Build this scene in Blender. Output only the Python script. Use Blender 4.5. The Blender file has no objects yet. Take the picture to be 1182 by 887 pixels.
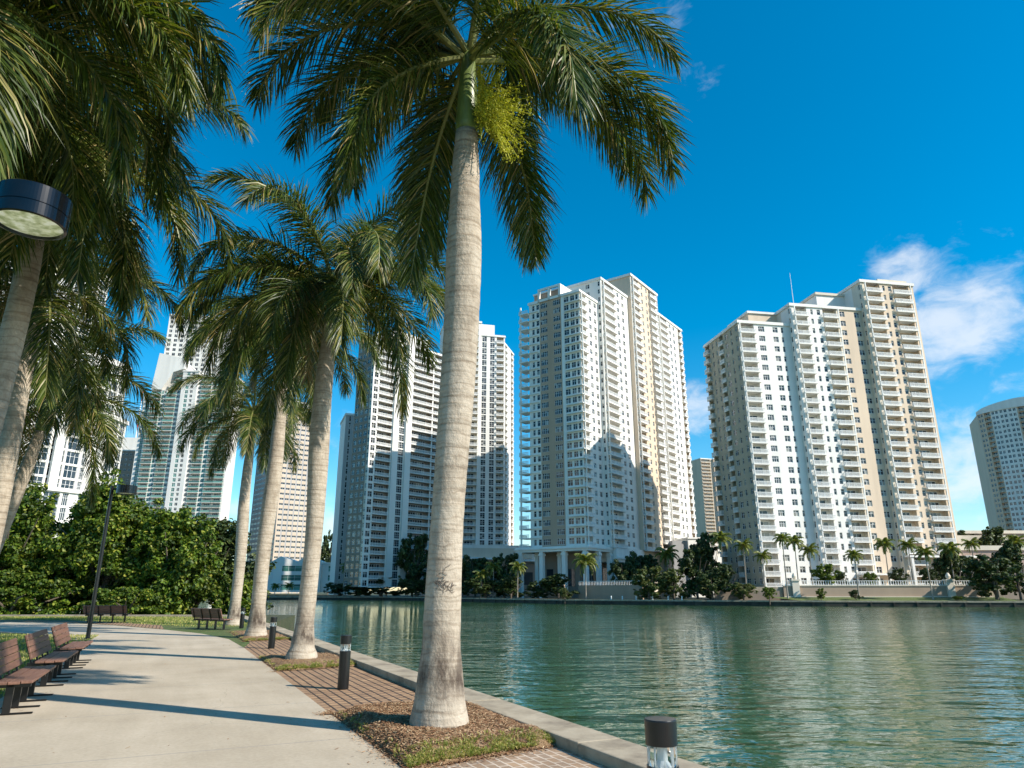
import bpy, math, random
import numpy as np
from mathutils import Vector, Matrix, noise as mnoise
R_ = math.radians
rng = np.random.default_rng(7)
random.seed(7)
scene = bpy.context.scene
col = scene.collection

# ------------------------------------------------------------------ camera, light, exposure
PITCH = R_(16.6); FPX = 800.0; EYE = 1.7
cam_d = bpy.data.cameras.new('camera'); cam = bpy.data.objects.new('camera', cam_d); col.objects.link(cam)
cam.location = (0, 0, EYE); cam.rotation_euler = (R_(90) + PITCH, 0, 0)
cam_d.sensor_width = 36; cam_d.lens = 36 * FPX / 1182
cam_d.clip_start = 0.05; cam_d.clip_end = 12000
scene.camera = cam

SUN_EL = R_(37.5); SUN_H = Vector((.913, -.408, 0)).normalized()
S = Vector((SUN_H.x * math.cos(SUN_EL), SUN_H.y * math.cos(SUN_EL), math.sin(SUN_EL)))
sun_d = bpy.data.lights.new('sun', 'SUN'); sun_d.energy = 5.0; sun_d.angle = R_(.5); sun_d.color = (1, .925, .81)
sun = bpy.data.objects.new('sun', sun_d); col.objects.link(sun)
sun.rotation_euler = S.to_track_quat('Z', 'Y').to_euler(); sun.location = (60, -40, 120)

vs = scene.view_settings
vs.view_transform = 'Standard'; vs.look = 'None'; vs.exposure = 0.54; vs.gamma = 1; vs.use_curve_mapping = False

def pix_dir(x, y):
    a = (x - 591) / FPX; b = (443.5 - y) / FPX
    return Vector((a, math.cos(PITCH) - b * math.sin(PITCH), math.sin(PITCH) + b * math.cos(PITCH)))
def at(x, y, F):                       # point seen at photo pixel x,y at forward distance F
    r = pix_dir(x, y); return Vector((0, 0, EYE)) + r * (F / r.y)
def onz(x, y, z=0.0):                  # point on the level z
    r = pix_dir(x, y); return Vector((0, 0, EYE)) + r * ((z - EYE) / r.z)

W = bpy.data.worlds.new('World'); scene.world = W; W.use_nodes = True
def build_world():
    nt = W.node_tree; nt.nodes.clear(); N = nt.nodes.new; L = nt.links.new
    out = N('ShaderNodeOutputWorld'); bg = N('ShaderNodeBackground'); bg.inputs['Strength'].default_value = .15
    L(bg.outputs[0], out.inputs[0])
    sky = N('ShaderNodeTexSky'); sky.sky_type = 'NISHITA'; sky.sun_disc = False
    sky.sun_elevation = SUN_EL; sky.sun_rotation = math.atan2(S.x, S.y)
    sky.air_density = 1.0; sky.dust_density = .25; sky.ozone_density = 3.0; sky.altitude = 0
    hs = N('ShaderNodeHueSaturation'); hs.inputs['Saturation'].default_value = 1.5; hs.inputs['Hue'].default_value = .486; hs.inputs['Value'].default_value = .87
    L(sky.outputs[0], hs.inputs['Color'])
    tc = N('ShaderNodeTexCoord')
    # cumulus placed by direction on the sky
    clouds = [(1105, 372, .075, 1.0), (1085, 405, .05, .95), (1045, 322, .05, .75), (1150, 335, .06, .7), (1180, 318, .05, .5), (1110, 300, .04, .4),
              (1108, 540, .06, .9), (1090, 500, .05, .6), (1140, 560, .05, .5), (806, 470, .05, .8), (800, 580, .05, .5),
              (372, 600, .035, .9), (268, 600, .035, .7), (395, 500, .05, .4), (150, 495, .03, .7), (490, 262, .05, .35),
              (820, 95, .035, .32), (752, 12, .06, .5), (785, 95, .03, .26), (1120, 445, .02, .4), (1165, 440, .04, .3), (30, 560, .1, .5),
              (1300, 420, .12, .8), (-150, 420, .12, .7), (1420, 600, .15, .8)]
    acc = None
    for (x, y, r, w) in clouds:
        d = pix_dir(x, y).normalized()
        vm = N('ShaderNodeVectorMath'); vm.operation = 'DISTANCE'; vm.inputs[1].default_value = d
        L(tc.outputs['Generated'], vm.inputs[0])
        mr = N('ShaderNodeMapRange'); mr.interpolation_type = 'SMOOTHERSTEP'
        mr.inputs['From Min'].default_value = r * 1.75; mr.inputs['From Max'].default_value = 0
        mr.inputs['To Min'].default_value = 0; mr.inputs['To Max'].default_value = w
        L(vm.outputs['Value'], mr.inputs['Value'])
        if acc is None: acc = mr.outputs[0]
        else:
            m = N('ShaderNodeMath'); m.operation = 'MAXIMUM'; L(acc, m.inputs[0]); L(mr.outputs[0], m.inputs[1]); acc = m.outputs[0]
    mp = N('ShaderNodeMapping'); mp.inputs['Scale'].default_value = (1, 1, 1.7); L(tc.outputs['Generated'], mp.inputs['Vector'])
    nz = N('ShaderNodeTexNoise'); nz.inputs['Scale'].default_value = 17; nz.inputs['Detail'].default_value = 9; nz.inputs['Roughness'].default_value = .6
    nz.inputs['Distortion'].default_value = .35
    L(mp.outputs[0], nz.inputs['Vector'])
    m1 = N('ShaderNodeMath'); m1.operation = 'MULTIPLY_ADD'; m1.inputs[1].default_value = 1.9; m1.inputs[2].default_value = -.98; L(nz.outputs['Fac'], m1.inputs[0])
    m2 = N('ShaderNodeMath'); m2.operation = 'ADD'; L(m1.outputs[0], m2.inputs[0]); L(acc, m2.inputs[1])
    ms = N('ShaderNodeMapRange'); ms.interpolation_type = 'SMOOTHSTEP'
    ms.inputs['From Min'].default_value = .3; ms.inputs['From Max'].default_value = 1.2; ms.inputs['To Max'].default_value = .7
    L(m2.outputs[0], ms.inputs['Value'])
    gate = N('ShaderNodeMath'); gate.operation = 'MULTIPLY'
    g2 = N('ShaderNodeMapRange'); g2.inputs['From Min'].default_value = .03; g2.inputs['From Max'].default_value = .22; L(acc, g2.inputs['Value'])
    L(ms.outputs[0], gate.inputs[0]); L(g2.outputs[0], gate.inputs[1])
    mix = N('ShaderNodeMix'); mix.data_type = 'RGBA'
    L(gate.outputs[0], mix.inputs[0]); L(hs.outputs[0], mix.inputs[6]); mix.inputs[7].default_value = (4.6, 4.75, 4.95, 1)
    L(mix.outputs[2], bg.inputs['Color'])
build_world()

# ------------------------------------------------------------------ helpers
class MB:
    """collects vertices, faces and material numbers for ONE mesh object"""
    def __init__(s): s.v = []; s.f = []; s.m = []; s.n = 0
    def add(s, verts, faces, mi=0):
        b = s.n; s.v.extend(map(tuple, verts)); s.n += len(verts)
        for f in faces: s.f.append(tuple(i + b for i in f)); s.m.append(mi)
    def addnp(s, verts, faces, mi):
        b = s.n; s.v.extend(verts.tolist()); s.n += len(verts)
        s.f.extend((np.asarray(faces) + b).tolist())
        s.m.extend([mi] * len(faces) if np.isscalar(mi) else list(mi))
    def quad(s, a, b, c, d, mi=0): s.add([a, b, c, d], [(0, 1, 2, 3)], mi)
    def box(s, x0, y0, z0, x1, y1, z1, mi=0, fn=None):
        vs_ = [(x, y, z) for z in (z0, z1) for y in (y0, y1) for x in (x0, x1)]
        if fn: vs_ = [fn(*p) for p in vs_]
        s.add(vs_, [(0, 2, 3, 1), (4, 5, 7, 6), (0, 1, 5, 4), (2, 6, 7, 3), (0, 4, 6, 2), (1, 3, 7, 5)], mi)
    def lathe(s, prof, n=16, c=(0, 0), mi=0, axis=None, cap=True):
        base = s.n; pts = []
        for (r, z) in prof:
            ax, ay = axis(z) if axis else c
            for k in range(n):
                a = 2 * math.pi * k / n; pts.append((ax + r * math.cos(a), ay + r * math.sin(a), z))
        fs = []
        for i in range(len(prof) - 1):
            for k in range(n):
                k2 = (k + 1) % n; fs.append((i * n + k, i * n + k2, (i + 1) * n + k2, (i + 1) * n + k))
        if cap:
            fs.append(tuple(range(n - 1, -1, -1))); fs.append(tuple((len(prof) - 1) * n + k for k in range(n)))
        s.add(pts, fs, mi)
    def tube(s, pts, rad, n=8, mi=0):
        pts = [Vector(p) for p in pts]; rad = rad if isinstance(rad, (list, tuple)) else [rad] * len(pts)
        vv = []; fs = []
        for i, p in enumerate(pts):
            t = (pts[min(i + 1, len(pts) - 1)] - pts[max(i - 1, 0)]).normalized()
            a = t.cross(Vector((0, 0, 1)));
            if a.length < .05: a = t.cross(Vector((0, 1, 0)))
            a.normalize(); b = t.cross(a)
            for k in range(n):
                q = 2 * math.pi * k / n; vv.append(p + (a * math.cos(q) + b * math.sin(q)) * rad[i])
        for i in range(len(pts) - 1):
            for k in range(n):
                k2 = (k + 1) % n; fs.append((i * n + k, (i + 1) * n + k, (i + 1) * n + k2, i * n + k2))
        fs.append(tuple(range(n))); fs.append(tuple((len(pts) - 1) * n + k for k in range(n - 1, -1, -1)))
        s.add(vv, fs, mi)
    def mesh(s, name, mats, smooth=False):
        me = bpy.data.meshes.new(name); me.from_pydata(s.v, [], s.f)
        for m in (mats if isinstance(mats, (list, tuple)) else [mats]): me.materials.append(m)
        if s.f:
            me.polygons.foreach_set('material_index', np.array(s.m, dtype=np.int32))
            if smooth: me.polygons.foreach_set('use_smooth', np.ones(len(s.f), dtype=bool))
        me.update(); return me
    def build(s, name, mats, parent=None, smooth=False, loc=None):
        return link(name, s.mesh(name, mats, smooth), parent, loc)
def link(name, me, parent=None, loc=None, rz=0.0, sc=None):
    o = bpy.data.objects.new(name, me); col.objects.link(o)
    if parent is not None: o.parent = parent
    if loc is not None: o.location = loc
    if rz: o.rotation_euler = (0, 0, rz)
    if sc is not None: o.scale = sc if isinstance(sc, (tuple, list)) else (sc, sc, sc)
    return o
def tag(o, label, cat, group=None):
    o['label'] = label; o['category'] = cat
    if group: o['group'] = group
    return o
def thing(name, label, cat, loc=(0, 0, 0), rz=0.0, group=None):
    o = link(name, None, None, loc, rz); o.empty_display_size = .3
    return tag(o, label, cat, group)
def struct(o): o['kind'] = 'structure'; return o
def bevel(o, w, seg=2):
    m = o.modifiers.new('bevel', 'BEVEL'); m.width = w; m.segments = seg; m.limit_method = 'ANGLE'; m.angle_limit = R_(40)
    return o

# ------------------------------------------------------------------ materials
def new_mat(name):
    m = bpy.data.materials.new(name); m.use_nodes = True
    nt = m.node_tree; b = nt.nodes['Principled BSDF']; return m, nt, b
def ramp(nt, stops):
    r = nt.nodes.new('ShaderNodeValToRGB'); e = r.color_ramp.elements
    while len(e) < len(stops): e.new(.5)
    for k, (p, c) in enumerate(stops): e[k].position = p; e[k].color = (*c, 1)
    return r
def noise_tex(nt, scale, detail=6, rough=.55, coord='Object', mapping=None):
    tc = nt.nodes.new('ShaderNodeTexCoord'); n = nt.nodes.new('ShaderNodeTexNoise')
    n.inputs['Scale'].default_value = scale; n.inputs['Detail'].default_value = detail; n.inputs['Roughness'].default_value = rough
    if mapping:
        mp = nt.nodes.new('ShaderNodeMapping'); mp.inputs['Scale'].default_value = mapping
        nt.links.new(tc.outputs[coord], mp.inputs[0]); nt.links.new(mp.outputs[0], n.inputs['Vector'])
    else: nt.links.new(tc.outputs[coord], n.inputs['Vector'])
    return n
def bump(nt, b, h, strength=.3, dist=.02):
    bp = nt.nodes.new('ShaderNodeBump'); bp.inputs['Strength'].default_value = strength; bp.inputs['Distance'].default_value = dist
    nt.links.new(h, bp.inputs['Height']); nt.links.new(bp.outputs[0], b.inputs['Normal']); return bp
def mixc(nt, fac, a, b_, mode='MIX'):
    m = nt.nodes.new('ShaderNodeMix'); m.data_type = 'RGBA'; m.blend_type = mode
    for sck, val in ((m.inputs[0], fac), (m.inputs[6], a), (m.inputs[7], b_)):
        if hasattr(val, 'is_output') or isinstance(val, bpy.types.NodeSocket): nt.links.new(val, sck)
        elif isinstance(val, (int, float)): sck.default_value = val
        else: sck.default_value = (*val, 1)
    return m.outputs[2]
def plain(name, c, rough=.6, var=.12, scale=1.5, metal=0, mapping=None, spec=.5):
    m, nt, b = new_mat(name)
    n = noise_tex(nt, scale, 5, mapping=mapping)
    d = tuple(x * (1 - var) for x in c); u = tuple(min(1, x * (1 + var)) for x in c)
    r = ramp(nt, [(.3, d), (.7, u)]); nt.links.new(n.outputs['Fac'], r.inputs[0])
    nt.links.new(r.outputs[0], b.inputs['Base Color'])
    b.inputs['Roughness'].default_value = rough; b.inputs['Metallic'].default_value = metal
    b.inputs['Specular IOR Level'].default_value = spec
    return m
def stucco(name, c):                                    # facade paint with faint rain streaks
    m, nt, b = new_mat(name)
    n = noise_tex(nt, .35, 6, mapping=(1, 1, .12)); n2 = noise_tex(nt, .05, 3)
    r = ramp(nt, [(.25, tuple(x * .86 for x in c)), (.6, c)]); nt.links.new(n.outputs['Fac'], r.inputs[0])
    r2 = ramp(nt, [(.3, (.9, .9, .9)), (.7, (1, 1, 1))]); nt.links.new(n2.outputs['Fac'], r2.inputs[0])
    nt.links.new(mixc(nt, 1.0, r.outputs[0], r2.outputs[0], 'MULTIPLY'), b.inputs['Base Color'])
    b.inputs['Roughness'].default_value = .75; b.inputs['Specular IOR Level'].default_value = .25
    return m
def glass(name, cols_, rough=.06):
    """window glass: a dark reflecting pane, every pane with its own blind or curtain tone"""
    m, nt, b = new_mat(name)
    g = nt.nodes.new('ShaderNodeNewGeometry'); oi = nt.nodes.new('ShaderNodeObjectInfo')
    ad = nt.nodes.new('ShaderNodeMath'); ad.operation = 'ADD'
    nt.links.new(g.outputs['Random Per Island'], ad.inputs[0]); nt.links.new(oi.outputs['Random'], ad.inputs[1])
    fr = nt.nodes.new('ShaderNodeMath'); fr.operation = 'FRACT'; nt.links.new(ad.outputs[0], fr.inputs[0])
    r = ramp(nt, [(k / max(1, len(cols_) - 1) * .96 + .02, c) for k, c in enumerate(cols_)])
    r.color_ramp.interpolation = 'CONSTANT'
    nt.links.new(fr.outputs[0], r.inputs[0]); nt.links.new(r.outputs[0], b.inputs['Base Color'])
    b.inputs['Roughness'].default_value = rough; b.inputs['IOR'].default_value = 1.5
    return m
M = {}
M['white'] = stucco('white_stucco', (.82, .795, .74))
M['sand'] = stucco('sand_stucco', (.74, .54, .38))
M['beige'] = stucco('beige_stucco', (.70, .56, .42))
M['cream'] = stucco('cream_stucco', (.72, .64, .52))
M['tan'] = stucco('tan_stucco', (.50, .35, .25))
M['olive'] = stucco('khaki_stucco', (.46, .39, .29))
M['grey'] = stucco('grey_stucco', (.40, .39, .38))
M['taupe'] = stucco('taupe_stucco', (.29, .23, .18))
M['wallstone'] = stucco('tan_wall_render', (.40, .30, .22))
M['pink'] = stucco('pinkish_stucco', (.45, .33, .27))
M['officetan'] = stucco('office_stone', (.60, .49, .38))
M['glass'] = glass('window_glass', [(.02, .025, .03), (.03, .035, .04), (.05, .055, .06), (.02, .03, .035), (.14, .14, .13), (.03, .03, .03), (.3, .29, .26), (.06, .07, .08), (.22, .2, .17)])
M['teal'] = glass('teal_glass', [(.06, .18, .14), (.12, .30, .24), (.05, .13, .11), (.2, .38, .32)], .08)
M['darkglass'] = glass('dark_glass', [(.02, .03, .04), (.04, .05, .06), (.015, .02, .03)], .05)
M['frame'] = plain('white_frame_paint', (.78, .78, .76), .5, .04)
M['roof'] = plain('roof_gravel', (.34, .32, .3), .9)
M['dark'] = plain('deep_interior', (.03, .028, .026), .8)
M['steel'] = plain('black_powder_coat', (.006, .006, .0065), .3, .25, 8)
M['redpaint'] = plain('red_mast_paint', (.5, .06, .04), .5)

def concrete():
    m, nt, b = new_mat('path_concrete')
    n1 = noise_tex(nt, .55, 6, .6); n2 = noise_tex(nt, 22, 4, .6); n3 = noise_tex(nt, 1.0, 5, .65, 'UV', (.16, 1.6, 1))
    r1 = ramp(nt, [(.3, (.42, .35, .255)), (.68, (.54, .46, .35))]); nt.links.new(n1.outputs['Fac'], r1.inputs[0])
    r2 = ramp(nt, [(.35, (.88, .87, .86)), (.65, (1, 1, 1))]); nt.links.new(n2.outputs['Fac'], r2.inputs[0])
    r3 = ramp(nt, [(.3, (.80, .79, .77)), (.62, (1, 1, 1))]); nt.links.new(n3.outputs['Fac'], r3.inputs[0])
    c = mixc(nt, 1.0, r1.outputs[0], r2.outputs[0], 'MULTIPLY'); c = mixc(nt, .7, c, r3.outputs[0], 'MULTIPLY')
    uv = nt.nodes.new('ShaderNodeTexCoord'); sp = nt.nodes.new('ShaderNodeSeparateXYZ'); nt.links.new(uv.outputs['UV'], sp.inputs[0])
    mo = nt.nodes.new('ShaderNodeMath'); mo.operation = 'MODULO'; mo.inputs[1].default_value = 3.05; nt.links.new(sp.outputs[0], mo.inputs[0])
    lt = nt.nodes.new('ShaderNodeMath'); lt.operation = 'LESS_THAN'; lt.inputs[1].default_value = .02; nt.links.new(mo.outputs[0], lt.inputs[0])
    c = mixc(nt, lt.outputs[0], c, (.27, .25, .22))
    vo = nt.nodes.new('ShaderNodeTexVoronoi'); vo.feature = 'DISTANCE_TO_EDGE'; vo.inputs['Scale'].default_value = .17
    nv = noise_tex(nt, 1.6, 5, .6); va = nt.nodes.new('ShaderNodeVectorMath'); va.operation = 'MULTIPLY_ADD'; va.inputs[1].default_value = (.5, .5, 0)
    nt.links.new(nv.outputs['Color'], va.inputs[0]); nt.links.new(uv.outputs['UV'], va.inputs[2]); nt.links.new(va.outputs[0], vo.inputs['Vector'])
    cl = nt.nodes.new('ShaderNodeMath'); cl.operation = 'LESS_THAN'; cl.inputs[1].default_value = .0006; nt.links.new(vo.outputs['Distance'], cl.inputs[0])
    c = mixc(nt, cl.outputs[0], c, (.33, .285, .22))
    n6 = noise_tex(nt, 3.3, 7, .75); r6 = ramp(nt, [(.6, (1, 1, 1)), (.72, (.72, .68, .63))]); nt.links.new(n6.outputs['Fac'], r6.inputs[0])
    c = mixc(nt, .6, c, r6.outputs[0], 'MULTIPLY')
    nt.links.new(c, b.inputs['Base Color']); b.inputs['Roughness'].default_value = .85
    bump(nt, b, n2.outputs['Fac'], .15, .01); return m
M['path'] = concrete()
def paver(name, tones, mortar, bw, bh, ms, rough, alongu=False):
    m, nt, b = new_mat(name)
    tc = nt.nodes.new('ShaderNodeTexCoord'); br = nt.nodes.new('ShaderNodeTexBrick')
    br.inputs['Scale'].default_value = 1; br.inputs['Brick Width'].default_value = bw; br.inputs['Row Height'].default_value = bh
    br.inputs['Mortar Size'].default_value = ms; br.inputs['Mortar Smooth'].default_value = .25; br.inputs['Bias'].default_value = 0
    br.inputs['Color1'].default_value = (*tones[0], 1); br.inputs['Color2'].default_value = (*tones[1], 1); br.inputs['Mortar'].default_value = (*mortar, 1)
    nz = noise_tex(nt, 9, 4); va = nt.nodes.new('ShaderNodeVectorMath'); va.operation = 'MULTIPLY_ADD'
    va.inputs[1].default_value = (.02, .02, 0); nt.links.new(nz.outputs['Color'], va.inputs[0]); nt.links.new(tc.outputs['UV'], va.inputs[2])
    nt.links.new(va.outputs[0], br.inputs['Vector'])
    n = noise_tex(nt, 2.2, 6, .65); r = ramp(nt, [(.28, (.62, .58, .54)), (.7, (1.1, 1.07, 1.03))]); nt.links.new(n.outputs['Fac'], r.inputs[0])
    c = mixc(nt, 1.0, br.outputs['Color'], r.outputs[0], 'MULTIPLY')
    nt.links.new(c, b.inputs['Base Color']); b.inputs['Roughness'].default_value = rough
    iv = nt.nodes.new('ShaderNodeMath'); iv.operation = 'SUBTRACT'; iv.inputs[0].default_value = 1; nt.links.new(br.outputs['Fac'], iv.inputs[1])
    n5 = noise_tex(nt, 60, 4); ad = nt.nodes.new('ShaderNodeMath'); ad.operation = 'MULTIPLY_ADD'; ad.inputs[1].default_value = .35
    nt.links.new(n5.outputs['Fac'], ad.inputs[0]); nt.links.new(iv.outputs[0], ad.inputs[2])
    bump(nt, b, ad.outputs[0], .8, .012); return m
M['paver'] = paver('worn_brick_pavers', ((.42, .27, .155), (.33, .205, .12)), (.05, .036, .026), .24, .165, .02, .85)
M['cobble'] = paver('sand_jointed_pavers', ((.40, .27, .17), (.33, .24, .17)), (.62, .52, .42), .2, .115, .014, .85)
def coping():
    m, nt, b = new_mat('seawall_concrete')
    n1 = noise_tex(nt, 1.3, 7, .65); n2 = noise_tex(nt, 45, 3); n3 = noise_tex(nt, .5, 6, .7)
    r1 = ramp(nt, [(.28, (.17, .135, .095)), (.48, (.34, .285, .205)), (.75, (.45, .385, .285))]); nt.links.new(n1.outputs['Fac'], r1.inputs[0])
    r3 = ramp(nt, [(.46, (1, 1, 1)), (.495, (.55, .52, .48)), (.505, (.55, .52, .48)), (.54, (1, 1, 1))]); nt.links.new(n3.outputs['Fac'], r3.inputs[0])
    c = mixc(nt, .35, r1.outputs[0], r3.outputs[0], 'MULTIPLY')
    nt.links.new(c, b.inputs['Base Color']); b.inputs['Roughness'].default_value = .9
    bump(nt, b, n2.outputs['Fac'], .35, .012); return m
M['coping'] = coping()
def grassmat(name, a, b1, c1):
    m, nt, b = new_mat(name)
    n1 = noise_tex(nt, 1.2, 5); n2 = noise_tex(nt, 40, 3, .7)
    r1 = ramp(nt, [(.3, a), (.5, b1), (.72, c1)]); nt.links.new(n1.outputs['Fac'], r1.inputs[0])
    r2 = ramp(nt, [(.3, (.5, .5, .5)), (.7, (1.2, 1.2, 1.1))]); nt.links.new(n2.outputs['Fac'], r2.inputs[0])
    nt.links.new(mixc(nt, 1.0, r1.outputs[0], r2.outputs[0], 'MULTIPLY'), b.inputs['Base Color'])
    b.inputs['Roughness'].default_value = .8; bump(nt, b, n2.outputs['Fac'], .9, .05); return m
M['lawn'] = grassmat('lawn_grass', (.16, .15, .05), (.09, .13, .03), (.13, .19, .04))
M['soil'] = grassmat('shore_soil', (.05, .05, .03), (.06, .075, .03), (.09, .08, .05))
M['mulch'] = grassmat('mulch_soil', (.22, .13, .07), (.31, .19, .10), (.40, .26, .14))
def island_mat(name, stops, rough=.5, trans=.0, spec=.5, objrand=False, noise_scale=None):
    """leaves, blades and chips: every piece (mesh island) has its own tone; thin leaves let some sun through"""
    m, nt, b = new_mat(name)
    g = nt.nodes.new('ShaderNodeNewGeometry'); f = g.outputs['Random Per Island']
    if objrand:
        oi = nt.nodes.new('ShaderNodeObjectInfo'); ad = nt.nodes.new('ShaderNodeMath'); ad.operation = 'ADD'
        nt.links.new(f, ad.inputs[0]); nt.links.new(oi.outputs['Random'], ad.inputs[1])
        fr = nt.nodes.new('ShaderNodeMath'); fr.operation = 'FRACT'; nt.links.new(ad.outputs[0], fr.inputs[0]); f = fr.outputs[0]
    r = ramp(nt, stops); nt.links.new(f, r.inputs[0]); c = r.outputs[0]
    if noise_scale:
        n = noise_tex(nt, noise_scale, 3); r2 = ramp(nt, [(.35, (.6, .62, .6)), (.65, (1.25, 1.2, 1.0))]); nt.links.new(n.outputs['Fac'], r2.inputs[0])
        c = mixc(nt, 1.0, c, r2.outputs[0], 'MULTIPLY')
    nt.links.new(c, b.inputs['Base Color']); b.inputs['Roughness'].default_value = rough
    b.inputs['Specular IOR Level'].default_value = spec
    if trans:
        t = nt.nodes.new('ShaderNodeBsdfTranslucent'); mx = nt.nodes.new('ShaderNodeMixShader'); mx.inputs[0].default_value = trans
        nt.links.new(mixc(nt, 1.0, c, (1.5, 1.5, .55), 'MULTIPLY'), t.inputs['Color'])
        o = [x for x in nt.nodes if x.type == 'OUTPUT_MATERIAL'][0]
        nt.links.new(b.outputs[0], mx.inputs[1]); nt.links.new(t.outputs[0], mx.inputs[2]); nt.links.new(mx.outputs[0], o.inputs['Surface'])
    return m
M['frond'] = island_mat('palm_leaflets', [(.0, (.02, .042, .006)), (.4, (.05, .082, .010)), (.75, (.10, .135, .018)), (.88, (.21, .20, .04)), (1, (.34, .25, .11))], .4, .26, .38, True)
M['dryfrond'] = island_mat('dry_palm_leaflets', [(.0, (.06, .08, .02)), (.35, (.16, .13, .05)), (.7, (.3, .21, .1)), (1, (.4, .29, .15))], .5, .2, .4)
M['rachis'] = plain('palm_midrib', (.16, .17, .045), .45, .2, 6)
M['bankfrond'] = island_mat('bank_palm_leaflets', [(0, (.08, .13, .022)), (.6, (.16, .20, .04)), (1, (.34, .32, .10))], .45, .3, .4, True)
M['leaf'] = island_mat('sea_grape_leaves', [(0, (.03, .062, .01)), (.45, (.08, .145, .016)), (.8, (.165, .24, .028)), (1, (.36, .36, .07))], .5, .32, .35, True, .5)
M['darkleaf'] = island_mat('dark_tree_leaves', [(0, (.018, .036, .011)), (.6, (.042, .068, .018)), (1, (.11, .13, .03))], .5, .15, .35, True)
M['mangrove'] = island_mat('mangrove_leaves', [(0, (.05, .075, .02)), (.6, (.09, .12, .03)), (1, (.17, .16, .05))], .5, .2, .4, True)
M['blade'] = island_mat('grass_blades', [(0, (.10, .16, .025)), (.4, (.22, .28, .045)), (.7, (.42, .38, .10)), (1, (.55, .44, .2))], .6, .25, .3)
M['chip'] = island_mat('mulch_chips', [(0, (.15, .075, .04)), (.4, (.28, .15, .08)), (.75, (.40, .25, .135)), (1, (.55, .42, .26))], .85, 0, .2)
M['flower'] = island_mat('palm_flower_spray', [(0, (.26, .29, .025)), (.6, (.40, .41, .04)), (1, (.55, .52, .08))], .6, .35, .3)
M['bark'] = plain('tree_bark', (.12, .095, .07), .9, .35, 5)
M['bankbark'] = plain('bank_palm_bark', (.3, .26, .21), .9, .25, 3)
def trunkmat():
    m, nt, b = new_mat('royal_palm_bark')
    n0 = noise_tex(nt, 1.3, 3, .5)
    rings = noise_tex(nt, 1.0, 4, .6, 'Object', (.5, .5, 9.0)); fine = noise_tex(nt, 1.0, 5, .7, 'Object', (16, 16, 10)); blot = noise_tex(nt, 2.3, 8, .7, 'Object', (1, 1, .6))
    fleck = noise_tex(nt, 24, 3, .6)
    base = ramp(nt, [(.3, (.27, .22, .165)), (.5, (.43, .365, .285)), (.75, (.54, .475, .385))]); nt.links.new(blot.outputs['Fac'], base.inputs[0])
    rr = ramp(nt, [(.34, (.6, .56, .52)), (.46, (1, 1, 1)), (.58, (1.05, 1.05, 1.05)), (.68, (.78, .74, .7))]); nt.links.new(rings.outputs['Fac'], rr.inputs[0])
    c = mixc(nt, .75, base.outputs[0], rr.outputs[0], 'MULTIPLY')
    rf = ramp(nt, [(.3, (.74, .72, .70)), (.55, (1, 1, 1))]); nt.links.new(fine.outputs['Fac'], rf.inputs[0])
    c = mixc(nt, .65, c, rf.outputs[0], 'MULTIPLY')
    rk = ramp(nt, [(.62, (1, 1, 1)), (.74, (.45, .42, .4))]); nt.links.new(fleck.outputs['Fac'], rk.inputs[0])
    c = mixc(nt, .5, c, rk.outputs[0], 'MULTIPLY')
    wv = nt.nodes.new('ShaderNodeTexWave'); wv.bands_direction = 'Z'; wv.inputs['Scale'].default_value = 1.9; wv.inputs['Distortion'].default_value = 5; wv.inputs['Detail'].default_value = 4; wv.inputs['Detail Scale'].default_value = 1.3
    tw = nt.nodes.new('ShaderNodeTexCoord'); nt.links.new(tw.outputs['Object'], wv.inputs['Vector'])
    rw = ramp(nt, [(.0, (.62, .58, .54)), (.1, (1, 1, 1))]); nt.links.new(wv.outputs['Fac'], rw.inputs[0]); c = mixc(nt, .55, c, rw.outputs[0], 'MULTIPLY')
    # dark mould band above the pale foot
    tc = nt.nodes.new('ShaderNodeTexCoord'); sp = nt.nodes.new('ShaderNodeSeparateXYZ'); nt.links.new(tc.outputs['Object'], sp.inputs[0])
    h = ramp(nt, [(.0, (0, 0, 0)), (.09, (.0, .0, .0)), (.2, (1, 1, 1)), (.34, (.7, .7, .7)), (.6, (.0, .0, .0))])
    dv = nt.nodes.new('ShaderNodeMath'); dv.operation = 'MULTIPLY_ADD'; dv.inputs[1].default_value = .42
    n9 = nt.nodes.new('ShaderNodeMath'); n9.operation = 'MULTIPLY_ADD'; n9.inputs[1].default_value = .25; n9.inputs[2].default_value = -.125
    nt.links.new(n0.outputs['Fac'], n9.inputs[0]); nt.links.new(sp.outputs[2], dv.inputs[0]); nt.links.new(n9.outputs[0], dv.inputs[2])
    nt.links.new(dv.outputs[0], h.inputs[0])
    st = ramp(nt, [(.40, (0, 0, 0)), (.58, (1, 1, 1))]); bl2 = noise_tex(nt, 3.5, 7, .72, 'Object', (1, 1, .35)); nt.links.new(bl2.outputs['Fac'], st.inputs[0])
    f = mixc(nt, 1.0, h.outputs[0], st.outputs[0], 'MULTIPLY')
    c = mixc(nt, f, c, (.075, .055, .042))
    nt.links.new(c, b.inputs['Base Color']); b.inputs['Roughness'].default_value = .85; b.inputs['Specular IOR Level'].default_value = .25
    ad = nt.nodes.new('ShaderNodeMath'); ad.operation = 'ADD'; nt.links.new(rings.outputs['Fac'], ad.inputs[0]); nt.links.new(fine.outputs['Fac'], ad.inputs[1])
    bump(nt, b, ad.outputs[0], .7, .03); return m
M['trunk'] = trunkmat()
M['shaft'] = plain('green_crownshaft', (.14, .19, .05), .4, .35, 3, mapping=(3, 3, .6))
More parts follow.
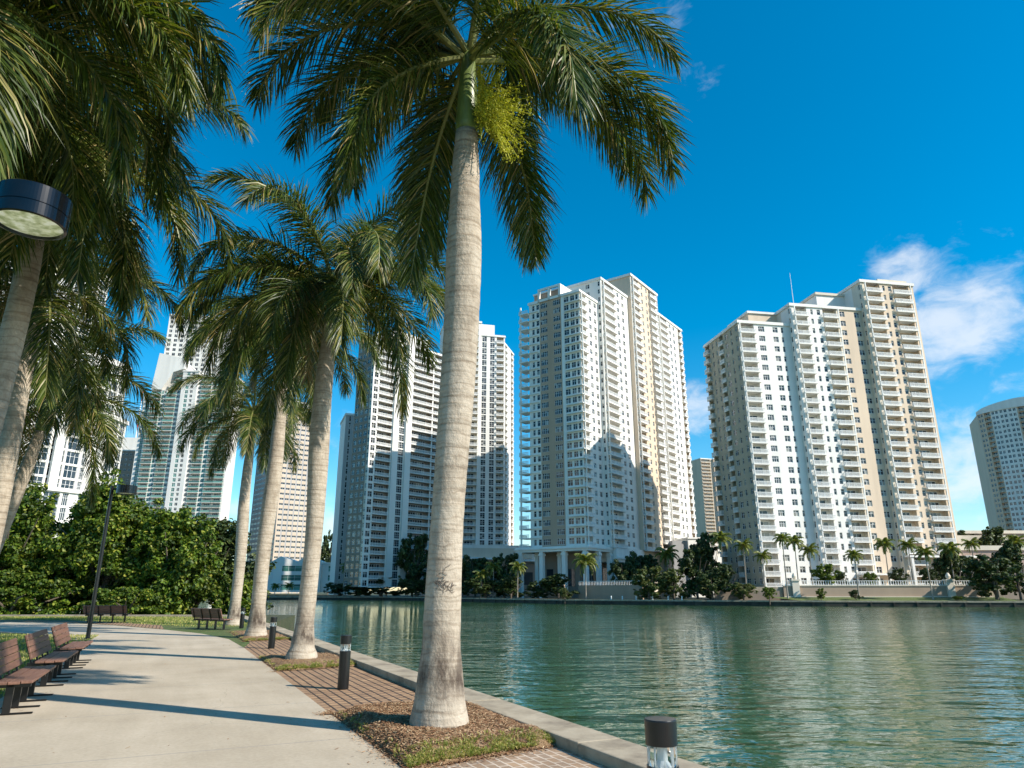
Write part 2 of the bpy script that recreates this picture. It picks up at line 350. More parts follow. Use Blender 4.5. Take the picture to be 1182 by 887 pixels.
def woodmat():
    m, nt, b = new_mat('bench_slats')
    g = nt.nodes.new('ShaderNodeNewGeometry'); n = noise_tex(nt, 7, 6, .65, 'Object', (.25, 4, 4))
    r = ramp(nt, [(.3, (.115, .056, .037)), (.7, (.22, .115, .076))]); nt.links.new(n.outputs['Fac'], r.inputs[0])
    r2 = ramp(nt, [(0, (.8, .8, .8)), (1, (1.15, 1.1, 1.1))]); nt.links.new(g.outputs['Random Per Island'], r2.inputs[0])
    nt.links.new(mixc(nt, 1.0, r.outputs[0], r2.outputs[0], 'MULTIPLY'), b.inputs['Base Color']); b.inputs['Roughness'].default_value = .55
    bump(nt, b, n.outputs['Fac'], .2, .004); return m
M['wood'] = woodmat()
M['gloss'] = plain('gloss_black_enamel', (.004, .004, .0045), .16, .25, 8)
def lensmat():
    m, nt, b = new_mat('lamp_lens'); n = noise_tex(nt, 9, 4)
    r = ramp(nt, [(.38, (.40, .46, .24)), (.52, (.72, .78, .52)), (.62, (.95, 1, .84))]); nt.links.new(n.outputs['Fac'], r.inputs[0]); nt.links.new(r.outputs[0], b.inputs['Base Color'])
    nt.links.new(r.outputs[0], b.inputs['Emission Color']); b.inputs['Emission Strength'].default_value = .2
    b.inputs['Roughness'].default_value = .15; b.inputs['Coat Weight'].default_value = 1; return m
M['lens'] = lensmat()
def bulbmat():
    m, nt, b = new_mat('lit_bulb'); b.inputs['Base Color'].default_value = (.9, .95, .75, 1); b.inputs['Roughness'].default_value = .2
    b.inputs['Emission Color'].default_value = (.9, 1, .72, 1); b.inputs['Emission Strength'].default_value = .55; return m
M['bulb'] = bulbmat()
def clear():
    m, nt, b = new_mat('clear_lamp_glass'); b.inputs['Base Color'].default_value = (.9, .95, .93, 1); b.inputs['Roughness'].default_value = .04
    b.inputs['Transmission Weight'].default_value = 1; b.inputs['IOR'].default_value = 1.2; return m
M['clear'] = clear()
def watermat():
    m, nt, b = new_mat('bay_water')
    n1 = noise_tex(nt, .03, 4); r = ramp(nt, [(.35, (.026, .074, .026)), (.65, (.038, .10, .038))]); nt.links.new(n1.outputs['Fac'], r.inputs[0])
    nt.links.new(r.outputs[0], b.inputs['Base Color']); b.inputs['Roughness'].default_value = .03; b.inputs['IOR'].default_value = 1.6
    a = noise_tex(nt, .2, 2, .5, 'Object', (.5, 1.3, 1)); c = noise_tex(nt, .62, 2, .45, 'Object', (.6, 1.5, 1)); d = noise_tex(nt, 2.0, 2, .5, 'Object', (.7, 1.4, 1))
    wp = noise_tex(nt, .035, 3, .5, 'Object', (.6, 1.4, 1)); wr = ramp(nt, [(.35, (.35, .35, .35)), (.62, (1.25, 1.25, 1.25))]); nt.links.new(wp.outputs['Fac'], wr.inputs[0])
    dm = nt.nodes.new('ShaderNodeMath'); dm.operation = 'MULTIPLY'; nt.links.new(d.outputs['Fac'], dm.inputs[0]); nt.links.new(wr.outputs[0], dm.inputs[1])
    def muladd(x, k, y):
        q = nt.nodes.new('ShaderNodeMath'); q.operation = 'MULTIPLY_ADD'; q.inputs[1].default_value = k; nt.links.new(x, q.inputs[0])
        if y is None: q.inputs[2].default_value = 0
        else: nt.links.new(y, q.inputs[2])
        return q.outputs[0]
    h = muladd(a.outputs['Fac'], 1.0, muladd(c.outputs['Fac'], .9, muladd(dm.outputs[0], .36, None)))
    bump(nt, b, h, 1.0, .2); return m
M['water'] = watermat()

# ------------------------------------------------------------------ park frame: u along the quay, v across it
UX, UY = -.4285, .9035
def P(u, v, z=0.0): return Vector((UX * u - UY * -v * 1.0 if False else UX * u + UY * v, UY * u - UX * v, z))
def to_uv(p): return (p[0] * UX + p[1] * UY, p[0] * UY - p[1] * UX)

def sheet(name, pts, z, mat, thick=0.0):
    """flat polygon, UV in park metres; optional thickness downwards"""
    mb = MB(); n = len(pts); vv = [(p[0], p[1], z) for p in pts]
    mb.add(vv, [tuple(range(n))])
    if thick:
        lo = [(p[0], p[1], z - thick) for p in pts]
        mb.add(vv + lo, [(k, k + n, (k + 1) % n + n, (k + 1) % n) for k in range(n)])
    me = mb.mesh(name, mat); uvl = me.uv_layers.new(name='UVMap')
    co = [me.vertices[l.vertex_index].co for l in me.loops]
    uvl.data.foreach_set('uv', np.array([to_uv(c) for c in co], dtype=np.float32).ravel())
    return struct(link(name, me))

# setting --------------------------------------------------------
struct((lambda mb: (mb.quad((-4000, -600, -1.6), (4000, -600, -1.6), (4000, 5000, -1.6), (-4000, 5000, -1.6)), mb.build('water', M['water']))[1])(MB()))
sheet('riverbed', [(-4000, -600), (4000, -600), (4000, 5000), (-4000, 5000)], -6.0, M['soil'])
quay_end = P(52, 4.2)
sheet('lawn', [P(-14, 4.25), P(52, 4.25), (-60, quay_end.y), (-60, -12)], -.012, M['lawn'], 1.4)
path_pts = [P(-12, 2.32), P(24.5, 2.32), onz(278, 746), onz(264, 738), onz(232, 731.5), onz(190, 727), onz(130, 722), onz(70, 719), Vector((-36, 43.5, 0)), Vector((-58, 46, 0)),
            Vector((-58, 36, 0)), Vector((-34, 33.3, 0)), onz(0, 730), onz(40, 732), onz(58, 735), P(29.5, -2.6), P(26, -2.3), P(-12, -2.25)]
sheet('path', path_pts, 0.0, M['path'])
sheet('brick_paving', [P(-12, 2.325), P(24.45, 2.325), P(26.5, 2.7), P(31, 3.0), P(36, 4.2), P(-12, 4.2)], -.004, M['paver'])
sheet('cobble_paving', [P(-12, 2.33), P(7.25, 2.33), P(7.7, 4.195), P(-12, 4.195)], .004, M['cobble'])
sheet('paving_strip', [onz(190, 726.5), onz(130, 721.5), onz(70, 718.5), Vector((-36, 44, 0)), Vector((-36, 45.4, 0)), onz(70, 716.6), onz(130, 718), onz(186, 722)], -.002, M['paver'])

# seawall coping: one long L-shaped wall
def seawall():
    mb = MB(); u = -12.0; k = 0
    while u < 52:
        u2 = min(52.75, u + 3.2)
        j = .006 * math.sin(k * 2.3)
        mb.box(u + .006, 4.2 + j, -.3, u2 - .006, 4.76 + j, .125 + .004 * math.cos(k * 1.7), 0, P)
        u = u2; k += 1
    mb.box(-12, 4.3, -2.6, 52.6, 4.66, -.31, 0, P)
    e = P(52.75, 4.2)
    x = e.x - .45
    while x > -60:
        mb.box(x - 3.1, e.y - .15, -.3, x, e.y + .35, .125); x -= 3.115
    mb.box(-60, e.y - .05, -2.6, e.x - .3, e.y + .25, -.31)
    o = mb.build('seawall', M['coping']); bevel(o, .018)
    tag(o, 'low weathered concrete seawall edging the path along the water', 'seawall')
seawall()
# land beyond the seawall end, and the far shores
sheet('shore', [(-16.5, 51.5), (-19, 64), (-40, 70), (-90, 78), (-90, 49.6), (-17.6, 49.6)], -.35, M['soil'], 2.0)
ISL = [at(1400, 690, 142), at(1182, 690, 152), at(950, 690, 161), at(800, 690, 170), at(650, 690, 186), at(560, 690, 215), at(500, 690, 245), at(440, 690, 268), at(300, 690, 272), at(270, 690, 300)]
isl_pts = [(p.x, p.y) for p in ISL]
sheet('island_shore', isl_pts[::-1] + [(260, 150), (330, 420), (0, 560), (-180, 520)], -.55, M['soil'], 3.0)
sheet('north_shore', [(-900, 120), (-95, 120), (-100, 200), (-120, 300), (-160, 340), (0, 620), (0, 1500), (-900, 1500)], -.5, M['soil'], 3.0)
sheet('south_shore', [(120, 470), (420, 300), (900, 300), (900, 1500), (60, 1500), (60, 640)], -.52, M['soil'], 3.0)

# island quay wall along its waterline
def quay():
    mb = MB()
    for a, b in zip(isl_pts[:-1], isl_pts[1:]):
        a = Vector((*a, 0)); b = Vector((*b, 0)); d = (b - a).normalized(); n = Vector((d.y, -d.x, 0)) * -1
        L = (b - a).length; ang = math.atan2(d.y, d.x)
        f = lambda x, y, z: a + d * x + n * -y + Vector((0, 0, z))
        mb.box(-.2, -.5, -3, L - .2, .2, -.75, 0, f); mb.box(-.3, -.6, -.74, L - .3, .5, -.42, 1, f)
        s = 2
        while s < L - 2:
            mb.box(s, -.72, -1.7, s + .35, -.51, -.76, 0, f); s += 4.6
    o = mb.build('quay_wall', [plain('dark_quay_concrete', (.045, .04, .03), .9, .4, .6), M['coping']])  # wall face in a very dark mottled tone, capped by paler coping
    tag(o, 'dark quay wall along the far waterline', 'quay wall')
quay()

# ------------------------------------------------------------------ buildings
def win_mesh(w, h, nc, nr, gm, fm):
    mb = MB(); t = .07
    mb.box(0, 0, 0, t, .1, h, 1); mb.box(w - t, 0, 0, w, .1, h, 1); mb.box(t, 0, 0, w - t, .1, t, 1); mb.box(t, 0, h - t, w - t, .1, h, 1)
    for c in range(1, nc): x = w * c / nc; mb.box(x - .04, .01, t, x + .04, .09, h - t, 1)
    xs = [w * c / nc for c in range(nc + 1)]
    for r in range(1, nr):
        z = h * (r / nr if nr > 2 else .62)
        for c in range(nc): mb.box(xs[c] + .045, .015, z - .03, xs[c + 1] - .045, .085, z + .03, 1)
    zs = [0] + [h * (r / nr if nr > 2 else .62) for r in range(1, nr)] + [h]
    for c in range(nc):
        for r in range(nr): mb.quad((xs[c], .06, zs[r]), (xs[c + 1], .06, zs[r]), (xs[c + 1], .06, zs[r + 1]), (xs[c], .06, zs[r + 1]), 0)
    return mb, [gm, fm]
def balc_mesh(w, r, p, style, fh):
    mb = MB()
    wm, gm, rm, fm = {'white': (M['white'], M['glass'], M['frame'], M['frame']), 'teal': (M['white'], M['glass'], M['teal'], M['frame']),
                      'beige': (M['beige'], M['glass'], M['cream'], M['frame']), 'solid': (M['white'], M['glass'], M['white'], M['frame']),
                      'strip': (M['white'], M['darkglass'], M['frame'], M['frame'])}[style]
    x0, x1 = (-.25, w + .25) if p > .2 else (.01, w - .01)
    mb.box(.01, -.01, -.2, w - .01, r - .01, 0, 0)
    if p > .05: mb.box(x0, -p, -.26, x1, -.012, .02, 0)
    yf = -p + .06 if p > .05 else .03
    if style in ('teal', 'solid'):
        mb.box(x0 + .03, yf, .06, x1 - .03, yf + .05, 1.0, 2)
        if p > .2: mb.box(x0 + .03, yf + .06, .06, x0 + .08, -.03, 1.0, 2); mb.box(x1 - .08, yf + .06, .06, x1 - .03, -.03, 1.0, 2)
        mb.box(x0, yf - .02, 1.01, x1, yf + .07, 1.07, 3)
    else:
        mb.box(x0, yf - .02, 1.0, x1, yf + .08, 1.1, 2); mb.box(x0, yf, .1, x1, yf + .06, .2, 2)
        n = max(3, int((x1 - x0) / .24))
        for k in range(n + 1):
            x = x0 + (x1 - x0 - .09) * k / n; mb.box(x, yf + .005, .2, x + .09, yf + .055, 1.0, 2)
        if p > .2:
            for xx in (x0, x1 - .06):
                mb.box(xx, yf + .08, 1.0, xx + .06, -.03, 1.1, 2)
                for k in range(max(1, int(p / .24))): mb.box(xx + .005, yf + .2 + .24 * k, .02, xx + .055, yf + .28 + .24 * k, 1.0, 2)
    # sliding doors on the back wall
    dw = min(w - .5, max(1.4, w * .68)); d0 = .3 if w < 4 else w * .12; h = fh - .75
    nd = max(2, int(dw / 1.15))
    for k in range(nd):
        a = d0 + dw * k / nd; b = d0 + dw * (k + 1) / nd
        mb.quad((a + .04, r - .05, .06), (b - .04, r - .05, .06), (b - .04, r - .05, h), (a + .04, r - .05, h), 1)
        mb.box(b - .04, r - .1, .02, b + .04, r - .012, h, 3)
    mb.box(d0 - .05, r - .1, h + .002, d0 + dw + .05, r - .012, h + .08, 3)
    return mb, [wm, gm, rm, fm]
FLOORP = 2.95
class MI(dict):
    def __missing__(s, k): s.lst.append(k); s[k] = len(s.lst) - 1; return s[k]
class Tower:
    def __init__(s, name, label, cat, origin, mats, group=None, fh=FLOORP):
        s.root = thing(name, label, cat, origin, 0, group); s.o = Vector(origin); s.w = MB(); s.mats = mats
        s.mi = MI({k: i for i, k in enumerate(mats)}); s.mi.lst = mats; s.el = {'window': [], 'balcony': []}; s.proto = {}; s.fh = fh
        s.cor = MB(); s.roof = MB()
    def elem(s, part, key, A, th, z):
        if key not in s.proto:
            if part == 'window': mb, mats = win_mesh(*key[1:5], M[key[5]], M[key[6]])
            else: mb, mats = balc_mesh(*key[1:5], s.fh)
            s.proto[key] = (mb, mats, None)
        s.el[part].append((key, Vector((A[0], A[1], z)), th))
    def face(s, A, B, z0, nfl, cols, mat):
        """one facade, columns left to right as seen from outside"""
        A = Vector((*A, 0)); B = Vector((*B, 0)); L = (B - A).length; d = (B - A) / L; inn = Vector((-d.y, d.x, 0)); th = math.atan2(d.y, d.x)
        zt = z0 + nfl * s.fh
        if not cols: cols = [(L, 'w')]
        tot = sum(c[0] for c in cols); ws = sum(c[0] for c in cols if c[1] == 'w')
        k = (L - tot + ws) / ws if ws else 1
        if ws == 0 or k < .15: k = kk = L / tot
        else: kk = 1
        pt = lambda x, y, z: A + d * x + inn * y + Vector((0, 0, z))
        x = 0.0; cur = mat
        for c in cols:
            kind = c[1]; cm = s.mi[c[2]] if len(c) > 2 and c[2] else s.mi[cur]
            opt = c[3] if len(c) > 3 else {}
            w = c[0] * (k if kind == 'w' else kk); x1 = x + w; q = s.w.quad
            if kind == 'w': q(pt(x, 0, z0), pt(x1, 0, z0), pt(x1, 0, zt), pt(x, 0, zt), cm)
            elif kind == 'n':
                h = opt.get('h', 1.65); sill = opt.get('sill', .75); dep = opt.get('dep', .22); nc = opt.get('nc', 2 if w > 1.25 else 1); nr = opt.get('nr', 2)
                wr = round(w, 2); lo = z0; skip = opt.get('every', 1)
                for f in range(0, nfl, skip):
                    zb = z0 + f * s.fh + sill; za = zb + h
                    q(pt(x, 0, lo), pt(x1, 0, lo), pt(x1, 0, zb), pt(x, 0, zb), cm); lo = za
                    q(pt(x, 0, zb), pt(x1, 0, zb), pt(x1, dep, zb), pt(x, dep, zb), cm); q(pt(x, dep, za), pt(x1, dep, za), pt(x1, 0, za), pt(x, 0, za), cm)
                    q(pt(x, 0, zb), pt(x, dep, zb), pt(x, dep, za), pt(x, 0, za), cm); q(pt(x1, dep, zb), pt(x1, 0, zb), pt(x1, 0, za), pt(x1, dep, za), cm)
                    s.elem('window', ('win', wr, h, nc, nr, opt.get('glass', 'glass'), opt.get('fr', 'frame')), pt(x, dep - .1, 0), th, zb)
                q(pt(x, 0, lo), pt(x1, 0, lo), pt(x1, 0, zt), pt(x, 0, zt), cm)
            elif kind == 'b':
                r = opt.get('r', 1.4); p = opt.get('p', .8); wr = round(w, 2)
                q(pt(x, r, z0), pt(x1, r, z0), pt(x1, r, zt), pt(x, r, zt), cm)
                q(pt(x, 0, z0), pt(x, r, z0), pt(x, r, zt), pt(x, 0, zt), cm); q(pt(x1, r, z0), pt(x1, 0, z0), pt(x1, 0, zt), pt(x1, r, zt), cm)
                for f in range(nfl): s.elem('balcony', ('bal', wr, r, p, opt.get('st', 'white')), pt(x, 0, 0), th, z0 + f * s.fh + .02)
                if opt.get('pier'):
                    xx = x1 + .05 if opt['pier'] > 0 else x - .35
                    s.w.box(xx, -p + .1, z0, xx + .3, -p + .4, zt, s.mi[opt.get('pm', 'white')], pt)
            x = x1
    def block(s, pts, z0, nfl, faces={}, mat='white', cornice=.35, par=.9, cmat='white'):
        n = len(pts); zt = z0 + nfl * s.fh
        for k in range(n): s.face(pts[k], pts[(k + 1) % n], z0, nfl, faces.get(k), mat)
        cx = sum(p[0] for p in pts) / n; cy = sum(p[1] for p in pts) / n
        def off(e):
            out = []
            for i in range(n):
                a, b, c = Vector(pts[i - 1]), Vector(pts[i]), Vector(pts[(i + 1) % n])
                d1 = (b - a).normalized(); d2 = (c - b).normalized(); n1 = Vector((d1.y, -d1.x)); n2 = Vector((d2.y, -d2.x))
                bis = (n1 + n2); bis = bis / max(.4, bis.dot(n1)); out.append(b + bis * e)
            return out
        def prism(mb, pp, a, b, mi=0):
            m = len(pp); vv = [(p[0], p[1], a) for p in pp] + [(p[0], p[1], b) for p in pp]
            mb.add(vv, [tuple(range(m - 1, -1, -1)), tuple(range(m, 2 * m))] + [(i, (i + 1) % m, (i + 1) % m + m, i + m) for i in range(m)], mi)
        prism(s.roof, off(-.02), zt - .05, zt + .02)
        if cornice is not None:
            o1 = off(cornice); o0 = off(-.3); m = n
            vv = [(p[0], p[1], zt + .03) for p in o1] + [(p[0], p[1], zt + par) for p in o1] + [(p[0], p[1], zt + par) for p in o0] + [(p[0], p[1], zt + .03) for p in o0]
            fs = []
            for i in range(m):
                j = (i + 1) % m
                fs += [(i, j, m + j, m + i), (m + i, m + j, 2 * m + j, 2 * m + i), (2 * m + i, 2 * m + j, 3 * m + j, 3 * m + i), (3 * m + i, 3 * m + j, j, i)]
            pb = MB(); pb.add([(a_ - s.o.x, b_ - s.o.y, c_ - s.o.z) for a_, b_, c_ in vv], fs, 0); pb.build('parapet', M[cmat], s.root)
        return zt
    def finish(s, limit=100):
        o = s.o; mats = [M[k] for k in s.mats]
        def sub(mb):
            mb.v = [(x - o.x, y - o.y, z - o.z) for x, y, z in mb.v]; return mb
        if s.w.n: sub(s.w).build('wall', mats, s.root)
        if s.cor.n: sub(s.cor).build('roof_slab', mats, s.root)
        if s.roof.n: sub(s.roof).build('roof', M['roof'], s.root)
        cp = Vector((0, 0, EYE))
        for part, els in s.el.items():
            def size(e):
                d = e[1] - cp; facing = abs(math.sin(e[2]) * d.x - math.cos(e[2]) * d.y) / d.length
                return -e[0][1] * (facing + .02) / d.length_squared
            els.sort(key=size); big = els[:limit]; rest = els[limit:]
            for key, loc, th in big:
                mb, pm, me = s.proto[key]
                if me is None: me = mb.mesh(part, pm); s.proto[key] = (mb, pm, me)
                link(part, me, s.root, loc - o, th)
            if rest:
                allm = []; out = MB()
                for key, loc, th in rest:
                    mb, pm, me = s.proto[key]
                    idx = []
                    for m in pm:
                        if m not in allm: allm.append(m)
                        idx.append(allm.index(m))
                    v = np.array(mb.v); c, sn = math.cos(th), math.sin(th); l = loc - o
                    vv = np.stack([v[:, 0] * c - v[:, 1] * sn + l.x, v[:, 0] * sn + v[:, 1] * c + l.y, v[:, 2] + l.z], 1)
                    b = out.n; out.v.extend(vv.tolist()); out.n += len(vv)
                    out.f.extend([tuple(i + b for i in f) for f in mb.f]); out.m.extend([idx[i] for i in mb.m])
                ob = out.build(part, allm, s.root); ob['kind'] = 'stuff'
        return s.root
def frame(O, ang):
    e1 = Vector((math.cos(R_(ang)), math.sin(R_(ang)))); e2 = Vector((-e1.y, e1.x)); O = Vector((O[0], O[1]))
    f = lambda s_, t_: tuple(O + e1 * s_ + e2 * t_)
    rect = lambda s0, s1, t0, t1: [f(s0, t0), f(s1, t0), f(s1, t1), f(s0, t1)]
    return f, rect
def wallbox(mb, pts, z0, z1, mi=0):
    m = len(pts); vv = [(p[0], p[1], z0) for p in pts] + [(p[0], p[1], z1) for p in pts]
    mb.add(vv, [tuple(range(m - 1, -1, -1)), tuple(range(m, 2 * m))] + [(i, (i + 1) % m, (i + 1) % m + m, i + m) for i in range(m)], mi)

# --- right tower: stepped white and beige slab
def tower_right():
    O = (65.6, 188.0); f, rect = frame(O, 10)
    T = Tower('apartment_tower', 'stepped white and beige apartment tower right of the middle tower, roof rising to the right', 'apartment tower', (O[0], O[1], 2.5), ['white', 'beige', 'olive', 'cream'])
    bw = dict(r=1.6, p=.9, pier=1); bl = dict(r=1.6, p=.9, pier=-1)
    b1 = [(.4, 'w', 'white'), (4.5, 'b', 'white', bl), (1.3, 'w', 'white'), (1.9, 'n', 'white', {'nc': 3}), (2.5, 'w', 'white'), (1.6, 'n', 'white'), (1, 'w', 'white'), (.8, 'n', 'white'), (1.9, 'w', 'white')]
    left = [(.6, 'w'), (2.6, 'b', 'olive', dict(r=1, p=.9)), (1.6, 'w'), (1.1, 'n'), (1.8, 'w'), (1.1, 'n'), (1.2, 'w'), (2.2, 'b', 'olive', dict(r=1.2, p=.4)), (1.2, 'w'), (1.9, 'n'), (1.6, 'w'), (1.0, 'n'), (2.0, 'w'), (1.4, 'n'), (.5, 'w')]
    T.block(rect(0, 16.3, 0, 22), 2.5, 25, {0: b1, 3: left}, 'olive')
    b2 = [(1.2, 'w', 'white'), (4.0, 'b', 'white', bl), (1.3, 'w', 'white'), (.8, 'n', 'white'), (1.3, 'w', 'white'), (1.1, 'n', 'white'), (.8, 'w', 'white'), (4.5, 'b', 'cream', bw), (1.1, 'w', 'cream'),
          (1.6, 'n', 'beige'), (3.2, 'w', 'beige'), (1.8, 'n', 'beige'), (.7, 'w', 'beige')]
    T.block(rect(16.31, 39.6, -1.5, 23), 2.5, 27, {0: b2, 3: [(20, 'w', 'cream'), (4, 'w', 'white'), (.8, 'n', 'white'), (.4, 'w', 'white')]}, 'beige')
    b3 = [(1.3, 'w', 'cream'), (5.1, 'b', 'beige', bl), (.9, 'w', 'beige'), (.8, 'n', 'beige'), (1.1, 'w', 'beige'), (1.1, 'n', 'beige'), (.4, 'w', 'beige'), (5.5, 'b', 'beige', bw), (1.6, 'w', 'beige')]
    r3 = [(1, 'w', 'cream'), (3.5, 'b', 'cream', dict(r=1, p=1)), (1.5, 'w'), (1.2, 'n'), (2, 'w'), (1.2, 'n'), (1.5, 'w'), (3.5, 'b', 'cream', dict(r=1, p=1)), (2, 'w'), (1.2, 'n'), (1.5, 'w')]
    T.block(rect(39.61, 57.5, -3.0, 21), 2.5, 30, {0: b3, 1: r3, 3: [(20, 'w', 'white'), (3, 'w', 'cream'), (.8, 'n', 'cream'), (.4, 'w', 'cream')]}, 'beige')
    # penthouse boxes and sloping lift houses behind the parapets
    wallbox(T.w, rect(7, 17.5, 6, 18), 76.2, 82.2, 1); wallbox(T.w, rect(30, 41, 5, 18), 82.1, 89.6, 0); wallbox(T.w, rect(47, 57, -1.5, 14), 91, 93.4, 3)
    wallbox(T.w, rect(6.6, 17.9, 5.6, 18.4), 82.21, 82.9, 0); wallbox(T.w, rect(29.6, 41.4, 4.6, 18.4), 89.61, 90.4, 3)
    # entrance terrace slabs at the foot
    base = MB(); wallbox(base, rect(26, 37, -5.2, -1.7), 2.4, 3.0, 0); wallbox(base, rect(26, 37, -5.4, -1.6), 5.6, 6.0, 0)
    for q in (26.3, 29.7, 33.2, 36.3): wallbox(base, rect(q, q + .5, -5.1, -4.6), 3.01, 5.59, 0)
    wallbox(base, rect(57.6, 63, -5, 10), 10.2, 10.8, 0); wallbox(base, rect(40, 63, -5.2, -3.2), 10.25, 10.75, 0)
    wallbox(base, rect(58, 62.5, -3, 9), 1.0, 10.1, 1); wallbox(base, rect(40.5, 41.2, -5, -4.4), 2.4, 10.2, 0); wallbox(base, rect(51, 51.7, -5, -4.4), 2.4, 10.2, 0)
    base.v = [(x - O[0], y - O[1], z - 2.5) for x, y, z in base.v]; base.build('terrace_canopy', [M['white'], M['taupe']], T.root)
    mast = MB(); p = f(24, 8); mast.tube([(p[0] - O[0], p[1] - O[1], 81), (p[0] - O[0], p[1] - O[1], 95.5)], [.12, .05]); mast.build('roof_antenna', M['frame'], T.root)
    T.finish()
tower_right()

# --- middle tower on white columns
def tower_mid():
    O = (22.3, 213.0); f, rect = frame(O, 54); z0 = 14.7
    T = Tower('apartment_tower', 'tall white apartment tower with tan panels standing on white columns at the waterfront', 'apartment tower', (O[0], O[1], -.5), ['white', 'tan', 'beige', 'cream'])
    bw = dict(r=1.5, p=1.0, pier=1); bl = dict(r=1.5, p=1.0, pier=-1); big = dict(h=1.9, sill=.55)
    left = [(1.2, 'w', 'white'), (1.0, 'n', 'white', big), (.7, 'w', 'white'), (1.2, 'n', 'white', big), (.2, 'w', 'white'),
            (.3, 'w', 'tan'), (2.8, 'n', 'tan', dict(h=1.9, sill=.55, nc=4)), (2.3, 'w', 'tan'), (2.8, 'n', 'tan', dict(h=1.9, sill=.55, nc=4)), (.4, 'w', 'tan'),
            (1.0, 'w', 'white'), (1.9, 'n', 'white', big), (.6, 'w', 'white'), (1.6, 'n', 'white', big), (.4, 'w', 'white'), (1.0, 'n', 'white', big), (.5, 'w', 'white')]
    b1 = [(.4, 'w'), (3.7, 'b', 'white', bl), (2.1, 'w'), (1.7, 'n'), (1.6, 'w'), (1.7, 'n'), (1.0, 'w')]
    T.block(rect(0, 12.5, 0, 20.2), z0, 28, {0: b1, 3: left}, 'white')
    b2 = [(.7, 'w'), (8.6, 'b', 'white', bl), (1.6, 'w'), (1.7, 'n'), (1.4, 'w'), (1.8, 'n'), (2.4, 'w')]
    T.block(rect(12.51, 33, -1.6, 22), z0, 31, {0: b2, 3: [(16, 'w'), (1.6, 'n'), (3, 'w'), (.8, 'n'), (.4, 'w')]}, 'white')
    b3 = [(.8, 'w', 'white'), (5.6, 'b', 'beige', bl), (2.3, 'w', 'beige'), (1.3, 'n', 'beige'), (2.6, 'w', 'beige'), (1.3, 'n', 'beige'), (1.2, 'w', 'beige'), (6, 'b', 'white', bw), (1.6, 'w', 'white')]
    T.block(rect(33.01, 56, -3.2, 22), z0, 34, {0: b3, 1: [(1, 'w', 'white'), (4, 'b', 'white', dict(r=.6, p=1.2)), (20, 'w', 'white')]}, 'beige', .5, .9, 'white')
    b4 = [(1, 'w'), (1.1, 'n'), (2.4, 'w'), (8.3, 'b', 'white', bl), (2, 'w'), (1.9, 'n'), (1.6, 'w'), (1.9, 'n'), (3, 'w'), (3, 'b', 'beige', dict(r=1, p=.8)), (1, 'w')]
    T.block(rect(56.01, 85, -1.2, 21), z0, 32, {0: b4, 1: [(.5, 'w'), (5, 'b', 'white', dict(r=.8, p=1.5)), (3, 'w'), (1.5, 'n'), (9, 'w')]}, 'white')
    # open end balconies: slab, rails and outer post, sky shows through
    eb = MB(); g = lambda s_, t_: (Vector(f(s_, t_)) - Vector(f(0, 20.2)))
    def lb_(s0, s1, t0, t1, a, b): wallbox(eb, [tuple(g(s0, t0)), tuple(g(s1, t0)), tuple(g(s1, t1)), tuple(g(s0, t1))], a, b)
    lb_(-1.0, 3.2, 20.22, 24, -.22, .04); lb_(-.95, -.87, 20.22, 23.95, 1.0, 1.1); lb_(-.95, 3.1, 23.87, 23.95, 1.0, 1.1)
    for k in range(16): lb_(-.94, -.88, 20.3 + k * .24, 20.38 + k * .24, .05, .99)
    for k in range(17): lb_(-.9 + k * .24, -.82 + k * .24, 23.88, 23.94, .05, .99)
    lb_(-.8, -.35, 23.2, 23.65, .05, 2.72)
    em = eb.mesh('balcony', M['white']); q = Vector(f(0, 20.2))
    for k in range(28): link('balcony', em, T.root, (q.x - O[0], q.y - O[1], z0 + k * FLOORP + .5))
    for k in range(29):
        zz = z0 + k * FLOORP; wallbox(T.w, rect(-.7, 4.3, -.7, 5.6), zz - .16, zz + .1, 0); wallbox(T.w, rect(-.35, .5, 16.4, 20.15), zz - .14, zz + .08, 0)
    # open roof frame over the tan bay, lift house
    zt = z0 + 28 * FLOORP
    for a, b in ((7.2, 7.9), (11.3, 12.2), (15.6, 16.3)): wallbox(T.w, rect(-.35, .4, a, b), zt + .02, zt + 5.0, 0)
    wallbox(T.w, rect(-.3, .35, 7.95, 15.55), zt + 4.2, zt + 5.0, 0); wallbox(T.w, rect(-.3, .35, 7.95, 15.55), zt + .02, zt + 1.3, 1)
    wallbox(T.w, rect(-.35, 9, 7.0, 7.18), zt + .03, zt + 4.9, 0); wallbox(T.w, rect(3, 11, 8, 20), zt + .02, zt + 4.6, 1); wallbox(T.w, rect(2.7, 11.3, 7.7, 20.3), zt + 4.62, zt + 5.2, 0)
    # base: slab ring, columns, set-back lobby with dark openings
    b = MB(); wallbox(b, rect(-1.4, 14, -1.4, 25.2), 13.2, 14.69, 0); wallbox(b, rect(-1.8, 14.3, -1.8, 25.6), 13.9, 14.3, 0)
    wallbox(b, rect(14.02, 34, -2.6, 22), 10.3, 14.68, 0); wallbox(b, rect(13.9, 34.3, -3.2, 22.1), 11.2, 11.7, 0)
    wallbox(b, rect(34.02, 84, 0, 20), -.6, 14.66, 3)
    base = MB()
    base.v = [(x - O[0], y - O[1], z + .5) for x, y, z in b.v]; base.f = b.f; base.m = b.m; base.n = b.n
    base.build('podium_slab', [M['white'], M['tan'], M['beige'], M['cream']], T.root)
    lob = MB(); wallbox(lob, rect(6.0, 33.5, 6, 21), -.6, 13.19, 0)
    for t in (9, 13, 17): wallbox(lob, rect(5.93, 6.1, t - 1.2, t + 1.2), 3, 8.2, 1)
